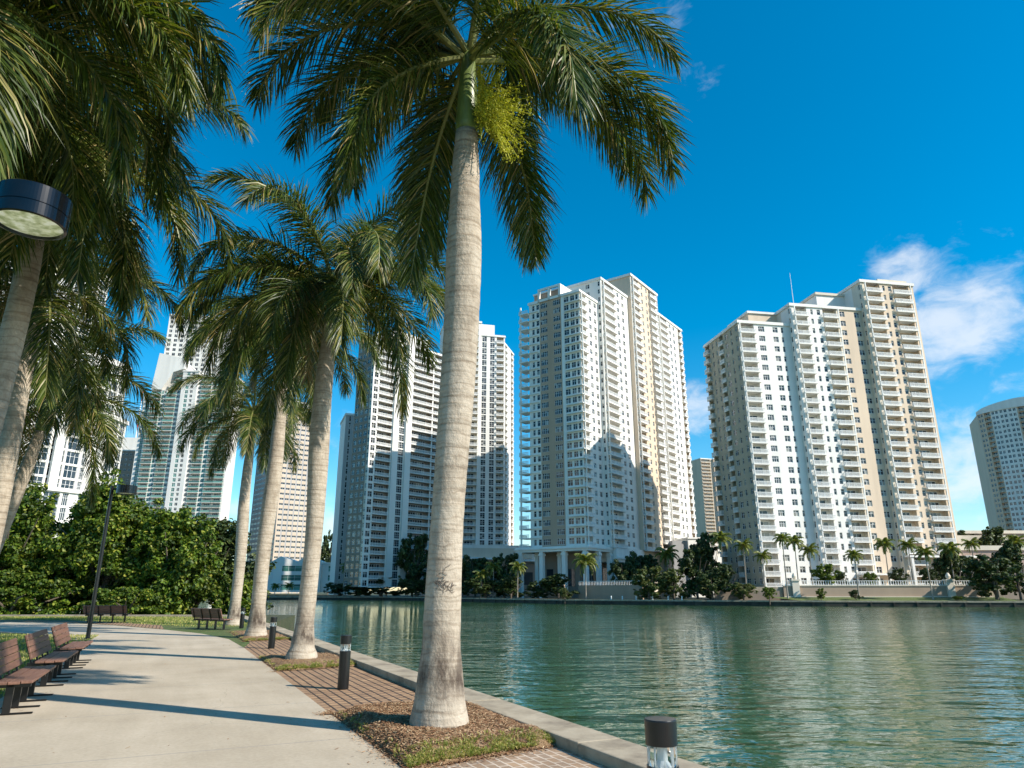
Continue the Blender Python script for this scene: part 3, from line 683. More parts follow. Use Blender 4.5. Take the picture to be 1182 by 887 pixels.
    for q in (9, 13, 17.5, 22, 26.5): wallbox(lob, rect(q - 1.6, q + 1.6, 5.93, 6.1), 2.6, 8.8, 1)
    for q in (9, 13, 17.5, 22, 26.5): wallbox(lob, rect(q - .06, q + .06, 5.88, 5.92), 2.6, 8.8, 2)
    lob.v = [(x - O[0], y - O[1], z + .5) for x, y, z in lob.v]; lob.build('lobby', [M['taupe'], M['darkglass'], M['frame']], T.root)
    for (s_, t_, zt_) in ((-.6, 23.6, 13.2), (-.6, 15.6, 13.2), (-.6, 7.4, 13.2), (-.6, .0, 13.2), (6, -.6, 13.2), (13, -.6, 13.2), (14.2, -2.2, 10.3), (20, -2.2, 10.3), (27, -2.2, 10.3), (33, -2.2, 10.3),
                          (3.5, 20, 13.2), (3.5, 11.5, 13.2)):
        c = MB(); wallbox(c, rect(s_ - .65, s_ + .65, t_ - .65, t_ + .65), -.5, zt_ - .01, 0); wallbox(c, rect(s_ - .85, s_ + .85, t_ - .85, t_ + .85), zt_ - 1.2, zt_ - .6, 0)
        c.v = [(x - O[0], y - O[1], z + .5) for x, y, z in c.v]; c.build('column', M['white'], T.root)
    T.finish()
tower_mid()

def tower_left():
    p = at(421, 600, 262); O = (p.x, p.y); f, rect = frame(O, 48)
    T = Tower('apartment_tower', 'grey brown balcony tower with a white vertical window band just left of the tallest palm', 'apartment tower', (O[0], O[1], 0), ['white', 'taupe', 'grey', 'cream'])
    st = dict(h=2.55, sill=.2, nc=3, nr=3, glass='darkglass'); bb = dict(r=1.5, p=.3)
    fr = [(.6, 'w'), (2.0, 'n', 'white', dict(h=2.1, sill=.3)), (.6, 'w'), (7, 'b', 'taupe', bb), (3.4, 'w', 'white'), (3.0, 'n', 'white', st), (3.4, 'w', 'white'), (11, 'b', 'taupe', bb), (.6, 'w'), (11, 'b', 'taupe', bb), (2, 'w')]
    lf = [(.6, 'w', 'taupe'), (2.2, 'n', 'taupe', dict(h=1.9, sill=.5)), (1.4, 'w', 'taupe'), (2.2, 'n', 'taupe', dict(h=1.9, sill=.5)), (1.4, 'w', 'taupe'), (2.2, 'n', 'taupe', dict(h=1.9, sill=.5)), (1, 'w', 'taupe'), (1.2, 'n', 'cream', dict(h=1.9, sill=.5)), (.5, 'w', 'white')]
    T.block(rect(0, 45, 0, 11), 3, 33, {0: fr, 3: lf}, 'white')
    for s_ in (10.4, 16.9): wallbox(T.w, rect(s_ + .1, s_ + 3.0, -.9, -.01), 3, 105, 0)
    wallbox(T.w, rect(10, 30, 2, 9), 100.4, 106.5, 0)
    T.finish()
    q = at(391, 600, 300); w = MB()
    N = Tower('apartment_tower', 'slim plain white slab tower at the left edge of the grey brown tower', 'apartment tower', (q.x, q.y, 0), ['white', 'cream', 'grey'])
    f2, rect2 = frame((q.x, q.y), 20)
    N.block(rect2(0, 6.2, 0, 20), 0, 26, {0: [(1.2, 'w', 'grey'), (.9, 'n', 'grey', dict(h=2.4, sill=.3)), (1.2, 'w', 'grey'), (2, 'w', 'white')]}, 'white')
    N.finish()
tower_left()

def tower_centre_back():
    p = at(530, 600, 305); O = (p.x, p.y); f, rect = frame(O, 14)
    T = Tower('apartment_tower', 'white balcony tower with tall window strips between the tallest palm and the middle tower', 'apartment tower', (O[0], O[1], 0), ['white', 'cream', 'grey', 'beige'])
    st = dict(h=2.55, sill=.2, nc=2, nr=3); bb = dict(r=1.6, p=.6)
    T.block(rect(-8, 8.6, 0, 20), 20, 35, {0: [(8, 'w'), (5.5, 'b', 'cream', bb), (1, 'w')], 1: None}, 'white')
    T.block(rect(8.61, 20.3, .8, 20), 20, 33, {0: [(.8, 'w'), (2.2, 'n', 'white', st), (1.8, 'w'), (2.2, 'n', 'white', st), (1.1, 'w'), (3.4, 'b', 'cream', bb), (.6, 'w')]}, 'white')
    a = f(20.31, 1.4); b = f(28.6, 17); c = f(28.6, 26); d = f(20.31, 22)
    T.block([a, b, c, d], 20, 32, {0: [(1, 'w'), (3.6, 'b', 'white', bb), (2.4, 'w'), (1.2, 'n'), (2.4, 'w'), (3.4, 'b', 'beige', bb), (1.2, 'w')]}, 'white')
    wallbox(T.w, rect(4, 16, 4, 18), 117.4, 124.5, 0)
    # podium with awning roof and brick-coloured wall
    pm = MB(); wallbox(pm, rect(-14, 34, -14, 18), -.5, 12.5, 0); wallbox(pm, rect(-12, 32, -12, 19), 12.51, 19.9, 1)
    wallbox(pm, rect(-12.2, 29, -12.8, -12.02), 14.6, 18.6, 3)
    for q in range(6): wallbox(pm, rect(-10 + q * 7, -6 + q * 7, -14.1, -13.9), 4, 9, 2)
    pm.v = [(x - O[0], y - O[1], z) for x, y, z in pm.v]; pm.build('podium', [M['pink'], M['white'], M['darkglass'], M['cream']], T.root)
    aw = MB(); pts = [f(-13, -16), f(40, -16), f(40, 0), f(-13, 0)]
    aw.add([(pts[0][0] - O[0], pts[0][1] - O[1], 15.0), (pts[1][0] - O[0], pts[1][1] - O[1], 13.2), (pts[2][0] - O[0], pts[2][1] - O[1], 15.2), (pts[3][0] - O[0], pts[3][1] - O[1], 19.6),
            (pts[0][0] - O[0], pts[0][1] - O[1], 14.6), (pts[1][0] - O[0], pts[1][1] - O[1], 12.8), (pts[2][0] - O[0], pts[2][1] - O[1], 14.8), (pts[3][0] - O[0], pts[3][1] - O[1], 19.2)],
           [(0, 1, 2, 3), (7, 6, 5, 4), (0, 4, 5, 1), (1, 5, 6, 2), (2, 6, 7, 3), (3, 7, 4, 0)])
    aw.build('awning_roof', M['white'], T.root)
    T.finish()
tower_centre_back()

def tower_teal():
    p = at(158, 540, 430); O = (p.x, p.y); f, rect = frame(O, 2)
    T = Tower('apartment_tower', 'white and sea green glass balcony tower with a slanted white crown behind the bushy trees', 'apartment tower', (O[0], O[1], 0), ['white', 'cream', 'grey', 'teal'], fh=3.0)
    tb = dict(r=1.4, p=1.3, st='teal'); tw = dict(glass='teal', h=2.2, sill=.4)
    c1 = [(2.4, 'w'), (1.0, 'n', 'white', tw), (1, 'w')]
    T.block(rect(-3, 2, 1, 22), 0, 41, {0: [(1, 'w'), (2, 'n', 'grey', tw), (.8, 'w')]}, 'white')
    c2 = [(.6, 'w'), (6, 'b', 'white', tb), (1, 'w'), (1.6, 'n', 'white', tw), (.8, 'w'), (1.2, 'n', 'white', dict(h=1.8)), (1.4, 'w'), (6, 'b', 'white', tb), (.8, 'w'), (1.6, 'n', 'white', dict(h=1.8)), (.4, 'w'), (1.2, 'n', 'white', dict(h=1.8)), (.8, 'w')]
    T.block(rect(2.01, 21, 0, 16), 0, 42, {0: c2}, 'white', None)
    c3 = [(3.4, 'w'), (2, 'n', 'white', tw), (1.6, 'w'), (1.8, 'n', 'white', dict(h=1.8)), (3.4, 'w')]
    T.block(rect(21.01, 31, -1.5, 16), 0, 46, {0: c3}, 'white')
    c4 = [(.8, 'w'), (1.6, 'n', 'white', dict(h=1.8)), (1.2, 'w'), (6, 'b', 'white', tb), (1.4, 'w'), (2.2, 'n', 'white', tw), (1.4, 'w'), (5.5, 'b', 'white', tb), (.5, 'w'), (5.5, 'b', 'white', tb), (2.6, 'w')]
    T.block(rect(31.01, 55, 0, 14), 0, 45, {0: c4}, 'white')
    # slanted crown
    a, b, c, d = f(1, -.4), f(26, -.4), f(26, 23), f(1, 23); z = 126.1
    cr = MB(); V = lambda q, zz: (q[0] - O[0], q[1] - O[1], zz)
    fr = [V(f(1.5, -.6), 126.2), V(f(8, -.6), 126.2), V(f(14, -.6), 138), V(f(21, -.6), 140.5), V(f(21, -.6), 147), V(f(3.5, -.6), 151)]
    bk = [V(f(1.5, 6), 126.2), V(f(8, 6), 126.2), V(f(14, 6), 138), V(f(21, 6), 140.5), V(f(21, 6), 147), V(f(3.5, 6), 151)]
    cr.add(fr + bk, [(0, 1, 2, 3, 4, 5), (11, 10, 9, 8, 7, 6)] + [(i, i + 6, (i + 1) % 6 + 6, (i + 1) % 6) for i in range(6)])
    cr.build('crown', M['white'], T.root)
    T.block(rect(9, 21, 6.2, 15), 126.1, 6, {0: [(6, 'w'), (4.5, 'b', 'white', tb), (1, 'w'), (2, 'n', 'white', tw), (1, 'w')]}, 'white')
    T.finish()
    # grid tower behind
    p = at(186, 430, 560); O2 = (p.x, p.y); f2, rect2 = frame(O2, 8)
    G = Tower('office_tower', 'pale grey office tower with a square window grid rising behind the sea green tower', 'office tower', (O2[0], O2[1], 0), ['white', 'grey', 'cream'], fh=4.2)
    cols = [(1.2, 'w', 'white')]
    for k in range(9): cols += [(2.7, 'n', 'white', dict(h=2.5, sill=.9, nc=2, nr=2)), (2.3, 'w', 'white')]
    G.block(rect2(0, 46, 0, 34), 80, 36, {0: cols}, 'grey')
    wallbox(G.w, rect2(0.5, 45.5, .5, 33.5), 0, 79.9, 1)
    G.finish()
tower_teal()

def tower_curved():
    # round-fronted white building with stacked glazed floors
    c = Vector((-127.0, 172.0)); T = Tower('apartment_tower', 'white curved glass fronted building with stepped rounded floors behind the left palms', 'apartment tower', (c.x, c.y, 0), ['white', 'cream', 'grey'], fh=3.3)
    def ring(R0, a0, a1, n): return [(c.x + R0 * math.cos(R_(a0 + (a1 - a0) * k / n)), c.y + R0 * math.sin(R_(a0 + (a1 - a0) * k / n))) for k in range(n + 1)]
    g = dict(h=2.85, sill=.3, nc=3, nr=2, glass='darkglass', dep=.3)
    def curved(R0, z0, nfl, a0, a1, n, par):
        pts = ring(R0, a0, a1, n) + [tuple(c + Vector((-R0 * .9, R0 * .5)))]
        fc = {}
        for k in range(n):
            L = 2 * R0 * math.sin(R_((a1 - a0) / n / 2))
            fc[k] = [(.25, 'w'), (L - .5, 'n', 'white', g), (.25, 'w')] if k % 4 else [(.4, 'w'), (L - 2.4, 'n', 'white', g), (2, 'w')]
        T.block(pts, z0, nfl, fc, 'white', .5, par)
    curved(27, 0, 13, -112, 8, 16, 1.0); 
    curved(26.2, 43.4, 4, -112, 4, 16, 1.4)
    curved(20, 57.2, 7, -115, -8, 12, 1.2)
    curved(29, 0, 7, -60, 14, 10, .9)
    for a in (-100, -78, -56, -34, -12):
        d = Vector((math.cos(R_(a)), math.sin(R_(a)))); q = c + d * 27.3; t = Vector((-d.y, d.x))
        wallbox(T.w, [tuple(q - t * .9), tuple(q + d * 1.0 - t * .9), tuple(q + d * 1.0 + t * .9), tuple(q + t * .9)], 0, 43.2, 0)
    T.finish()
tower_curved()

def tower_office():
    p = at(319, 600, 450); O = (p.x, p.y); f, rect = frame(O, 40)
    T = Tower('office_tower', 'tan office tower with rows of small dark windows seen between the palm trunks', 'office tower', (O[0], O[1], 0), ['officetan', 'grey', 'taupe'], fh=3.35)
    cols = [(.8, 'w')]
    cols[0] = (.8, 'w', 'officetan')
    for k in range(8): cols += [(2.6, 'n', 'officetan', dict(h=1.25, sill=1.1, nc=2, nr=1, glass='darkglass')), (.95, 'w')]
    lc = [(.8, 'w')]
    for k in range(8): lc += [(5.2, 'n', 'grey', dict(h=1.4, sill=1.0, nc=4, nr=1, glass='darkglass')), (.4, 'w')]
    T.block(rect(0, 29, 0, 46), 0, 37, {0: cols, 3: lc}, 'grey')
    T.finish()
    # low white building at the waterside with gabled parapet
    q = at(312, 640, 335); O = (q.x, q.y); f, rect = frame(O, 4)
    B = Tower('waterside_building', 'low white building with teal windows and peaked parapet at the water between palm trunks', 'building', (O[0], O[1], 0), ['white', 'cream', 'grey'], fh=4.2)
    g = dict(h=2.6, sill=.9, nc=5, nr=2, glass='teal')
    B.block(rect(0, 24, 0, 20), 1, 3, {0: [(6, 'w'), (15, 'n', 'white', g), (3, 'w')], 3: None}, 'white', None)
    B.block(rect(24.01, 42, 2, 20), 1, 3, {0: [(3, 'w'), (6, 'n', 'white', g), (1, 'w'), (6, 'n', 'white', g), (2, 'w')]}, 'white')
    gp = MB()
    for s0, zz in ((0, 17.2), (12, 17.6)):
        a, b2, m2 = f(s0, -.06), f(s0 + 12, -.06), f(s0 + 5, -.06); a3, b3, m3 = f(s0, 12), f(s0 + 12, 12), f(s0 + 5, 12)
        V = lambda r, z: (r[0] - O[0], r[1] - O[1], z)
        gp.add([V(a, 13.62), V(b2, 13.62), V(b2, 15), V(m2, zz), V(a, 14.2), V(a3, 13.62), V(b3, 13.62), V(b3, 15), V(m3, zz), V(a3, 14.2)],
               [(0, 1, 2, 3, 4), (9, 8, 7, 6, 5), (4, 3, 8, 9), (3, 2, 7, 8), (2, 1, 6, 7), (0, 4, 9, 5), (1, 0, 5, 6)])
    gp.build('peaked_parapet', M['white'], B.root)
    B.finish()
tower_office()

def tower_far_right():
    p = at(1123, 520, 400); c = Vector((p.x + 58, p.y + 30)); T = Tower('apartment_tower', 'round cornered cream tower with curved white roof edge at the right border', 'apartment tower', (c.x, c.y, 0), ['white', 'beige', 'cream', 'tan', 'grey'], fh=3.1)
    pts = []; n = 12
    for k in range(n + 1):
        a = R_(185 + (285 - 185) * k / n); pts.append((c.x + 33 * math.cos(a), c.y + 33 * math.sin(a)))
    pts += [(c.x + 40, c.y - 30), (c.x + 40, c.y + 20), (c.x - 20, c.y + 25)]
    L = 2 * 33 * math.sin(R_(100 / n / 2)); fc = {}
    for k in range(n):
        cm = ['sand', 'sand', 'white', 'white', 'white', 'sand', 'sand', 'cream', 'white', 'cream', 'sand', 'cream'][k]
        if k in (1, 5, 8, 10): fc[k] = [(.5, 'w', cm), (L - 1, 'b', cm, dict(r=1.2, p=.4, st='beige')), (.5, 'w', cm)]
        else: fc[k] = [(.6, 'w', cm), (1.5, 'n', cm, dict(h=1.8)), (.8, 'w', cm), (1.5, 'n', cm, dict(h=1.8)), (.7, 'w', cm)]
    fc[12] = [(1, 'w', 'cream')] + [(2, 'n', 'cream'), (2, 'w', 'cream')] * 5
    T.block(pts, 0, 35, fc, 'beige', None)
    # curved roof rim rising to the right
    rim = MB(); m = len(pts)
    top = [112.2 + 3.6 * max(0, min(1, (i) / 5)) ** .6 for i in range(m)]
    for i in range(13):
        a = Vector(pts[i]); d = (a - c).normalized()
        pts_o = a + d * .5; rim.v += [(pts_o.x - c.x, pts_o.y - c.y, 108.2), (pts_o.x - c.x, pts_o.y - c.y, top[i] - 2), (a.x - d.x * 1 - c.x, a.y - d.y - c.y, top[i] - 2), (a.x - d.x - c.x, a.y - d.y - c.y, 108.2)]; rim.n += 4
    for i in range(12):
        for j in range(4): rim.f.append((i * 4 + j, (i + 1) * 4 + j, (i + 1) * 4 + (j + 1) % 4, i * 4 + (j + 1) % 4)); rim.m.append(0)
    rim.build('roof_rim', M['white'], T.root)
    T.finish()
    p = at(811, 560, 600); O = (p.x, p.y); f, rect = frame(O, 20)
    S_ = Tower('apartment_tower', 'small far off tan tower with stacked balconies peeking out left of the stepped tower', 'apartment tower', (O[0], O[1], 0), ['beige', 'cream', 'white'])
    S_.block(rect(0, 12, 0, 20), 0, 38, {0: [(.5, 'w'), (9, 'b', 'cream', dict(r=1.5, p=.8, st='beige')), (3, 'w')]}, 'beige')
    S_.block(rect(12.01, 30, -2, 20), 0, 38, {0: [(2, 'w'), (2, 'n'), (3, 'w'), (2, 'n'), (2, 'w')]}, 'beige')
    S_.finish()
tower_far_right()

def low_buildings():
    # stair and ramp block at the foot of the middle tower
    p = at(777, 640, 250); O = (p.x, p.y); f, rect = frame(O, 12)
    o = thing('parking_block', 'white ramp block with slanted openings at the right foot of the middle tower', 'building', (O[0], O[1], -.5))
    mb = MB(); wallbox(mb, rect(0, 5.5, 0, 14), -.5, 18.6, 1); wallbox(mb, rect(5.51, 16, -1, 14), -.5, 19.2, 0); wallbox(mb, rect(5.3, 16.3, -1.3, 14.3), 19.21, 19.8, 0)
    wallbox(mb, rect(16.01, 27, 2, 14), -.5, 14.5, 0)
    for z in (15.2, 17.2): wallbox(mb, rect(16.02, 28, 1.4, 2.4), z, z + .7, 0)
    mb.v = [(x - O[0], y - O[1], z + .5) for x, y, z in mb.v]; mb.build('wall', [M['white'], M['grey']], o)
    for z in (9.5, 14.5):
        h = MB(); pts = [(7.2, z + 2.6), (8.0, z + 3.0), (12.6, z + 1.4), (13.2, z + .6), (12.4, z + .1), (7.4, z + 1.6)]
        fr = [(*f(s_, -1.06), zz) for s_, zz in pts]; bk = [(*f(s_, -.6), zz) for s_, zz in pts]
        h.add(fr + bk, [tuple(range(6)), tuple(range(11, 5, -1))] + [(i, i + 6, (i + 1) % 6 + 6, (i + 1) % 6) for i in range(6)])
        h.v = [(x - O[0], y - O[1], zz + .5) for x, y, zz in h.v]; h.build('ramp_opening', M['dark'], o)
    # terraced podium on the right with planters
    p = at(1094, 640, 195); O = (p.x, p.y); f, rect = frame(O, 0)
    o = thing('terraced_podium', 'stepped taupe podium with planted terraces right of the stepped tower', 'building', (O[0], O[1], -.5))
    mb = MB(); wallbox(mb, rect(0, 60, 0, 26), -.5, 7.2, 0); wallbox(mb, rect(6, 60, 6, 26), 7.21, 12.6, 1); wallbox(mb, rect(1, 60, 16, 30), 12.61, 18.0, 0)
    wallbox(mb, rect(-.3, 60.4, -.5, 5.7), 7.22, 8.3, 0); wallbox(mb, rect(5.6, 60.4, 5.6, 15), 12.62, 13.9, 2); wallbox(mb, rect(8, 26, 12, 15.5), 13.91, 17.2, 2); wallbox(mb, rect(0, 60, 15.6, 31), 18.01, 18.9, 2)
    wallbox(mb, rect(40, 60, 3, 15.5), 13.92, 16.6, 1)
    mb.v = [(x - O[0], y - O[1], z + .5) for x, y, z in mb.v]; mb.build('wall', [M['taupe'], M['pink'], M['cream']], o)
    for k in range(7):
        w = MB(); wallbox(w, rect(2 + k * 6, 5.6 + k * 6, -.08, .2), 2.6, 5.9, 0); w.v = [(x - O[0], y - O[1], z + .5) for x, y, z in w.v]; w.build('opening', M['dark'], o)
    # thin dark tower and the red and white mast at the far left
    p = at(147, 560, 470); O = (p.x, p.y); f, rect = frame(O, 5)
    T = Tower('office_tower', 'narrow dark brown building in the gap between the curved and the sea green towers', 'office tower', (O[0] , O[1], 0), ['taupe', 'white'], fh=3.6)
    T.block(rect(-16, 4, 0, 20), 0, 26, {0: [(.6, 'w')] + [(1.6, 'n', 'taupe', dict(h=1.5)), (.9, 'w')] * 7}, 'taupe')
    wallbox(T.w, rect(-10, 3, 4, 16), 94.6, 104, 1)
    T.finish()
    p = at(148, 560, 520); m = thing('radio_mast', 'red and white striped mast beside the sea green tower', 'mast', (p.x, p.y, 0))
    a = MB(); b = MB()
    for k in range(14):
        mb = (a, b)[k % 2]; z = k * 11.0; r = 1.1 - .06 * k
        mb.lathe([(r, z), (r - .06, z + 10.99)], 6)
    a.build('white_section', M['frame'], m); b.build('red_section', M['redpaint'], m)
low_buildings()

# retaining wall and railing below the right tower
def retaining():
    p0 = at(905, 685, 170); p1 = at(1145, 685, 167); d = (p1 - p0); L = d.length; d.normalize(); n = Vector((-d.y, d.x, 0)); ang = math.atan2(d.y, d.x)
    o = thing('retaining_wall', 'long tan retaining wall with white railing in front of the stepped tower', 'retaining wall', (p0.x, p0.y, -.5), ang)
    mb = MB(); mb.box(0, 0, 0, L, .5, 3.2, 0); mb.box(-.1, -.15, 3.21, L + .1, .65, 3.45, 1); mb.box(-.05, -.3, 0, L, -.01, .9, 1)
    mb.build('wall', [M['wallstone'], M['cream']], o)
    rl = MB(); rl.box(0, .2, 4.35, L, .3, 4.45); rl.box(0, .2, 3.6, L, .3, 3.68)
    k = 0.0
    while k < L: rl.box(k, .21, 3.46, k + .12, .29, 4.34); k += .55
    rl.build('railing', M['frame'], o)
    for s_ in (2, L * .79):
        pr = MB(); pr.box(s_, -.5, 0, s_ + 1.6, .9, 4.4); pr.box(s_ - .2, -.7, 4.41, s_ + 1.8, 1.1, 4.75)
        pr.lathe([(.25, 4.76), (.5, 5.1), (.55, 5.5), (.3, 6.0), (.18, 6.2)], 10, (s_ + .8, .2)); pr.build('pier', M['cream'], o)
    g = MB(); g.box(-16, .0, 0, -1, .6, 2.2); g.build('planter_wall', M['taupe'], o)
    # terrace fill behind the wall, lawn slope in front
    mb = MB(); wallbox(mb, [tuple((p0 + n * .6 - d * 14).xy), tuple((p0 + n * .6 + d * (L + 3)).xy), (140, 215), (60, 215)], -.5, 2.55, 0)
    struct(mb.build('terrace', M['coping']))
    q = [p0 - d * 4, p1 + d * 2]; mb = MB()
    a = ISL[2]; b = ISL[1]
    vv = [(q[0].x, q[0].y - .4, .25), (q[1].x, q[1].y - .4, .25), (b.x, b.y + 1.2, -.5), (a.x - 4, a.y + 1.4, -.5)]
    mb.add(vv, [(3, 2, 1, 0)]); struct(mb.build('waterside_lawn', M['lawn']))
    # wall under the middle tower
    p0 = at(668, 688, 199); p1 = at(742, 688, 186); d = (p1 - p0); L = d.length; d.normalize(); ang = math.atan2(d.y, d.x)
    o = thing('retaining_wall', 'short tan terrace wall with pale railing under the columns of the middle tower', 'retaining wall', (p0.x, p0.y, -.5), ang)
    mb = MB(); mb.box(0, 0, 0, L, .5, 3.6, 0); mb.box(-14, 1.5, 0, -6, 2.0, 3.8, 0); mb.build('wall', M['wallstone'], o)
    rl = MB(); rl.box(0, .2, 4.6, L, .3, 4.7)
    k = 0.0
    while k < L: rl.box(k, .21, 3.61, k + .1, .29, 4.6); k += .5
    rl.build('railing', M['frame'], o)
retaining()

# ------------------------------------------------------------------ royal palms
def frond_mesh(e0, L, seed, curl=1.0, npairs=215, wid=.027, dry=False, leafL=.98, seg=3, k_r=1.0):
    r = np.random.default_rng(seed); mb = MB()
    n = 22; pts = [Vector((0, 0, 0))]; el = R_(e0); side_bend = r.normal(0, .12)
    hd = 0.0; dirs = []
    for i in range(n):
        s_ = i / n; a = el - curl * (R_(118) * s_ ** 1.55) * (.75 + .25 * math.cos(el)); a = max(a, R_(-84)); hd += side_bend / n
        d = Vector((math.cos(a) * math.cos(hd), math.cos(a) * math.sin(hd), math.sin(a))); dirs.append(d); pts.append(pts[-1] + d * (L / n))
    dirs.append(dirs[-1])
    mb.tube(pts, [.05 * k_r * (1 - .9 * i / n) + .004 for i in range(n + 1)], 6, 1)
    vv = []; ff = []
    for i in range(npairs):
        s_ = .13 + .87 * (i + r.random() * .8) / npairs
        k = min(n - 1, int(s_ * n)); fr = s_ * n - k; p = pts[k].lerp(pts[k + 1], min(1, fr)); t = dirs[k]
        side = t.cross(Vector((0, 0, 1)));
        if side.length < .1: side = Vector((math.sin(hd), -math.cos(hd), 0))
        side.normalize(); up = side.cross(t)
        ll = leafL * (math.sin(math.pi * min(1, (s_ - .02) ** .8)) ** .55 * .8 + .25) * r.uniform(.8, 1.12)
        for sg in (-1, 1):
            pl = r.choice([-1, 1]) * r.uniform(.15, .75)                  # leaflets stand in several planes
            sweep = .35 + .75 * s_ + r.normal(0, .08)
            d0 = (side * sg * math.cos(pl) + up * math.sin(pl)) * math.cos(sweep) + t * math.sin(sweep); d0.normalize()
            g = Vector((0, 0, -1)); q = p.copy(); wv = t.cross(d0).cross(d0); 
            wv = (t - d0 * t.dot(d0));
            if wv.length < .05: wv = up
            wv.normalize(); tw = r.normal(0, .5); nn = d0.cross(wv); wv = wv * math.cos(tw) + nn * math.sin(tw)
            base = len(vv); droop = r.uniform(.4, 1.05)
            for j in range(seg + 1):
                f_ = j / seg; w = wid * (1 - f_ ** 2.2) * (.55 + .45 * min(1, f_ * 4 + .3))
                if j < seg: vv.append(q - wv * w * .5); vv.append(q + wv * w * .5)
                else: vv.append(q.copy())
                dd = (d0 * (1 - droop * f_ * .8) + g * droop * (f_ + .12)); dd.normalize(); q = q + dd * (ll / seg)
            for j in range(seg - 1): ff.append((base + 2 * j, base + 2 * j + 1, base + 2 * j + 3, base + 2 * j + 2))
            ff.append((base + 2 * seg - 2, base + 2 * seg - 1, base + 2 * seg))
    mb.add(vv, ff, 0)
    return mb.mesh('frond', [M['dryfrond' if dry else 'frond'], M['rachis']])
FR = {}
for i, e in enumerate((80, 64, 48, 30, 12, -8, -30)):
    for j in range(2):
        FR[(i, j)] = frond_mesh(e, 4.15 if e > 0 else 3.8, 100 + i * 7 + j, 1.08 if e > 20 else .85)
FRD = [frond_mesh(-38, 2.9, 301, .7, 90, .03, True), frond_mesh(-20, 3.0, 302, .8, 90, .03, True)]
def flower_mesh(seed):
    r = np.random.default_rng(seed); mb = MB()
    for k in range(150):
        a = r.uniform(-1.1, 1.1); e = r.uniform(-.7, 1.25); L = r.uniform(.35, .85)
        d = Vector((math.cos(a) * math.cos(e), math.sin(a) * math.cos(e), math.sin(e))); p = Vector((.16, 0, .12)); pts = [p]
        for j in range(5): d = (d + Vector((0, 0, -.2))).normalized(); p = p + d * L / 5; pts.append(p)
        mb.tube(pts, [.011, .01, .009, .008, .007, .006], 4)
        for q in pts[1:]:
            for _ in range(14):
                o = q + Vector(r.normal(0, .028, 3)); u_ = Vector(r.normal(0, 1, 3)).normalized() * .012; w_ = Vector(r.normal(0, 1, 3)).normalized() * .012
                mb.add([o - u_, o + w_, o + u_, o - w_], [(0, 1, 2, 3)])
    return mb.mesh('flower_spray', M['flower'])
FLOW = flower_mesh(5)
def royal_palm(label, base, top, h_sh, rads, seed, nfr=17, flow=(), dry=0, turn=0.0, sc=1.0, extra=(), fix=None):
    """trunk from base to top (grey end), then the green crownshaft and fronds"""
    r = random.Random(seed); base = Vector(base); top = Vector(top); D = top - base; H = D.z
    root = thing('palm_tree', label, 'palm tree', base, 0, 'royal palms along the waterside path')
    ax = lambda z: (D.x * (z / H) + .03 * math.sin(z * .9 + seed), D.y * (z / H) + .03 * math.cos(z * .8 + seed))
    prof = []; nz = 48
    def rad(z):
        f_ = z / H
        for (a, ra), (b, rb) in zip(rads[:-1], rads[1:]):
            if f_ <= b:
                t = (f_ - a) / (b - a); t = t * t * (3 - 2 * t); return ra + (rb - ra) * t
        return rads[-1][1]
    zs = [-.25, 0, .06, .14, .25, .4, .6, .85] + [.85 + (H - .85) * k / nz for k in range(1, nz + 1)]
    prof = [(rad(max(0, z)) * (1 + .012 * math.sin(z * 21 + seed)), z) for z in zs]
    mb = MB(); mb.lathe(prof, 28, axis=ax); mb.build('trunk', M['trunk'], root, True)
    rt = rads[-1][1]; tx, ty = ax(H)
    sh = MB(); sh.lathe([(rt * .96, H - .04), (rt * 1.02, H + .15), (rt * .85, H + h_sh * .5), (rt * .5, H + h_sh)], 18, (tx, ty)); sh.build('crownshaft', M['shaft'], root, True)
    c0 = Vector((tx, ty, H + h_sh * .92))
    ex = list(extra)
    order = [0, 1, 1, 2, 2, 2, 3, 3, 3, 3, 4, 4, 4, 4, 5, 5, 5, 6, 6, 6][:nfr] if nfr <= 20 else None
    for k in range(nfr):
        i = order[k]; me = FR[(i, r.randrange(2))]
        az = turn + k * 2.39996 + r.uniform(-.25, .25)
        if fix: az = fix(i, az)
        o = link('frond', me, root, c0 + Vector((math.cos(az) * .06, math.sin(az) * .06, .1 - .035 * i)), az, sc * r.uniform(.92, 1.06))
        o.rotation_euler = (r.uniform(-.12, .12), r.uniform(-.06, .06), az)
    for (i, az) in ex:
        o = link('frond', FR[(i, r.randrange(2))], root, c0 - Vector((0, 0, .2)), az, sc * r.uniform(.92, 1.06))
    for k in range(dry):
        az = turn + 1.1 + k * 2.1; o = link('frond', FRD[k % 2], root, c0 - Vector((0, 0, .15)), az); o['label'] = 'dry brown hanging frond'
    for a in flow:
        o = link('flower_spray', FLOW, root, Vector((tx, ty, H + .1)) + Vector((math.cos(a), math.sin(a), 0)) * .02, a, 1.15)
    return root
TR = [(0, .37), (.035, .31), (.11, .242), (.3, .22), (.55, .25), (.75, .266), (.9, .22), (1, .178)]
TRB = [(0, .395), (.035, .285), (.1, .22), (.3, .215), (.6, .27), (.8, .24), (1, .175)]
TR2 = [(0, .43), (.035, .335), (.1, .27), (.25, .27), (.5, .305), (.8, .25), (1, .18)]
TR3 = [(0, .38), (.04, .28), (.12, .22), (.5, .215), (.8, .2), (1, .16)]
def palm_at(label, bx, tpx, tpy, v, u, seed, rads, z0=.1, **k):
    b = P(u, v, z0); 
    F = b.y; t = at(tpx, tpy, F); t.y = b.y + .0
    return royal_palm(label, b, (t.x, F, t.z), k.pop('h_sh', 1.35), rads, seed, **k)
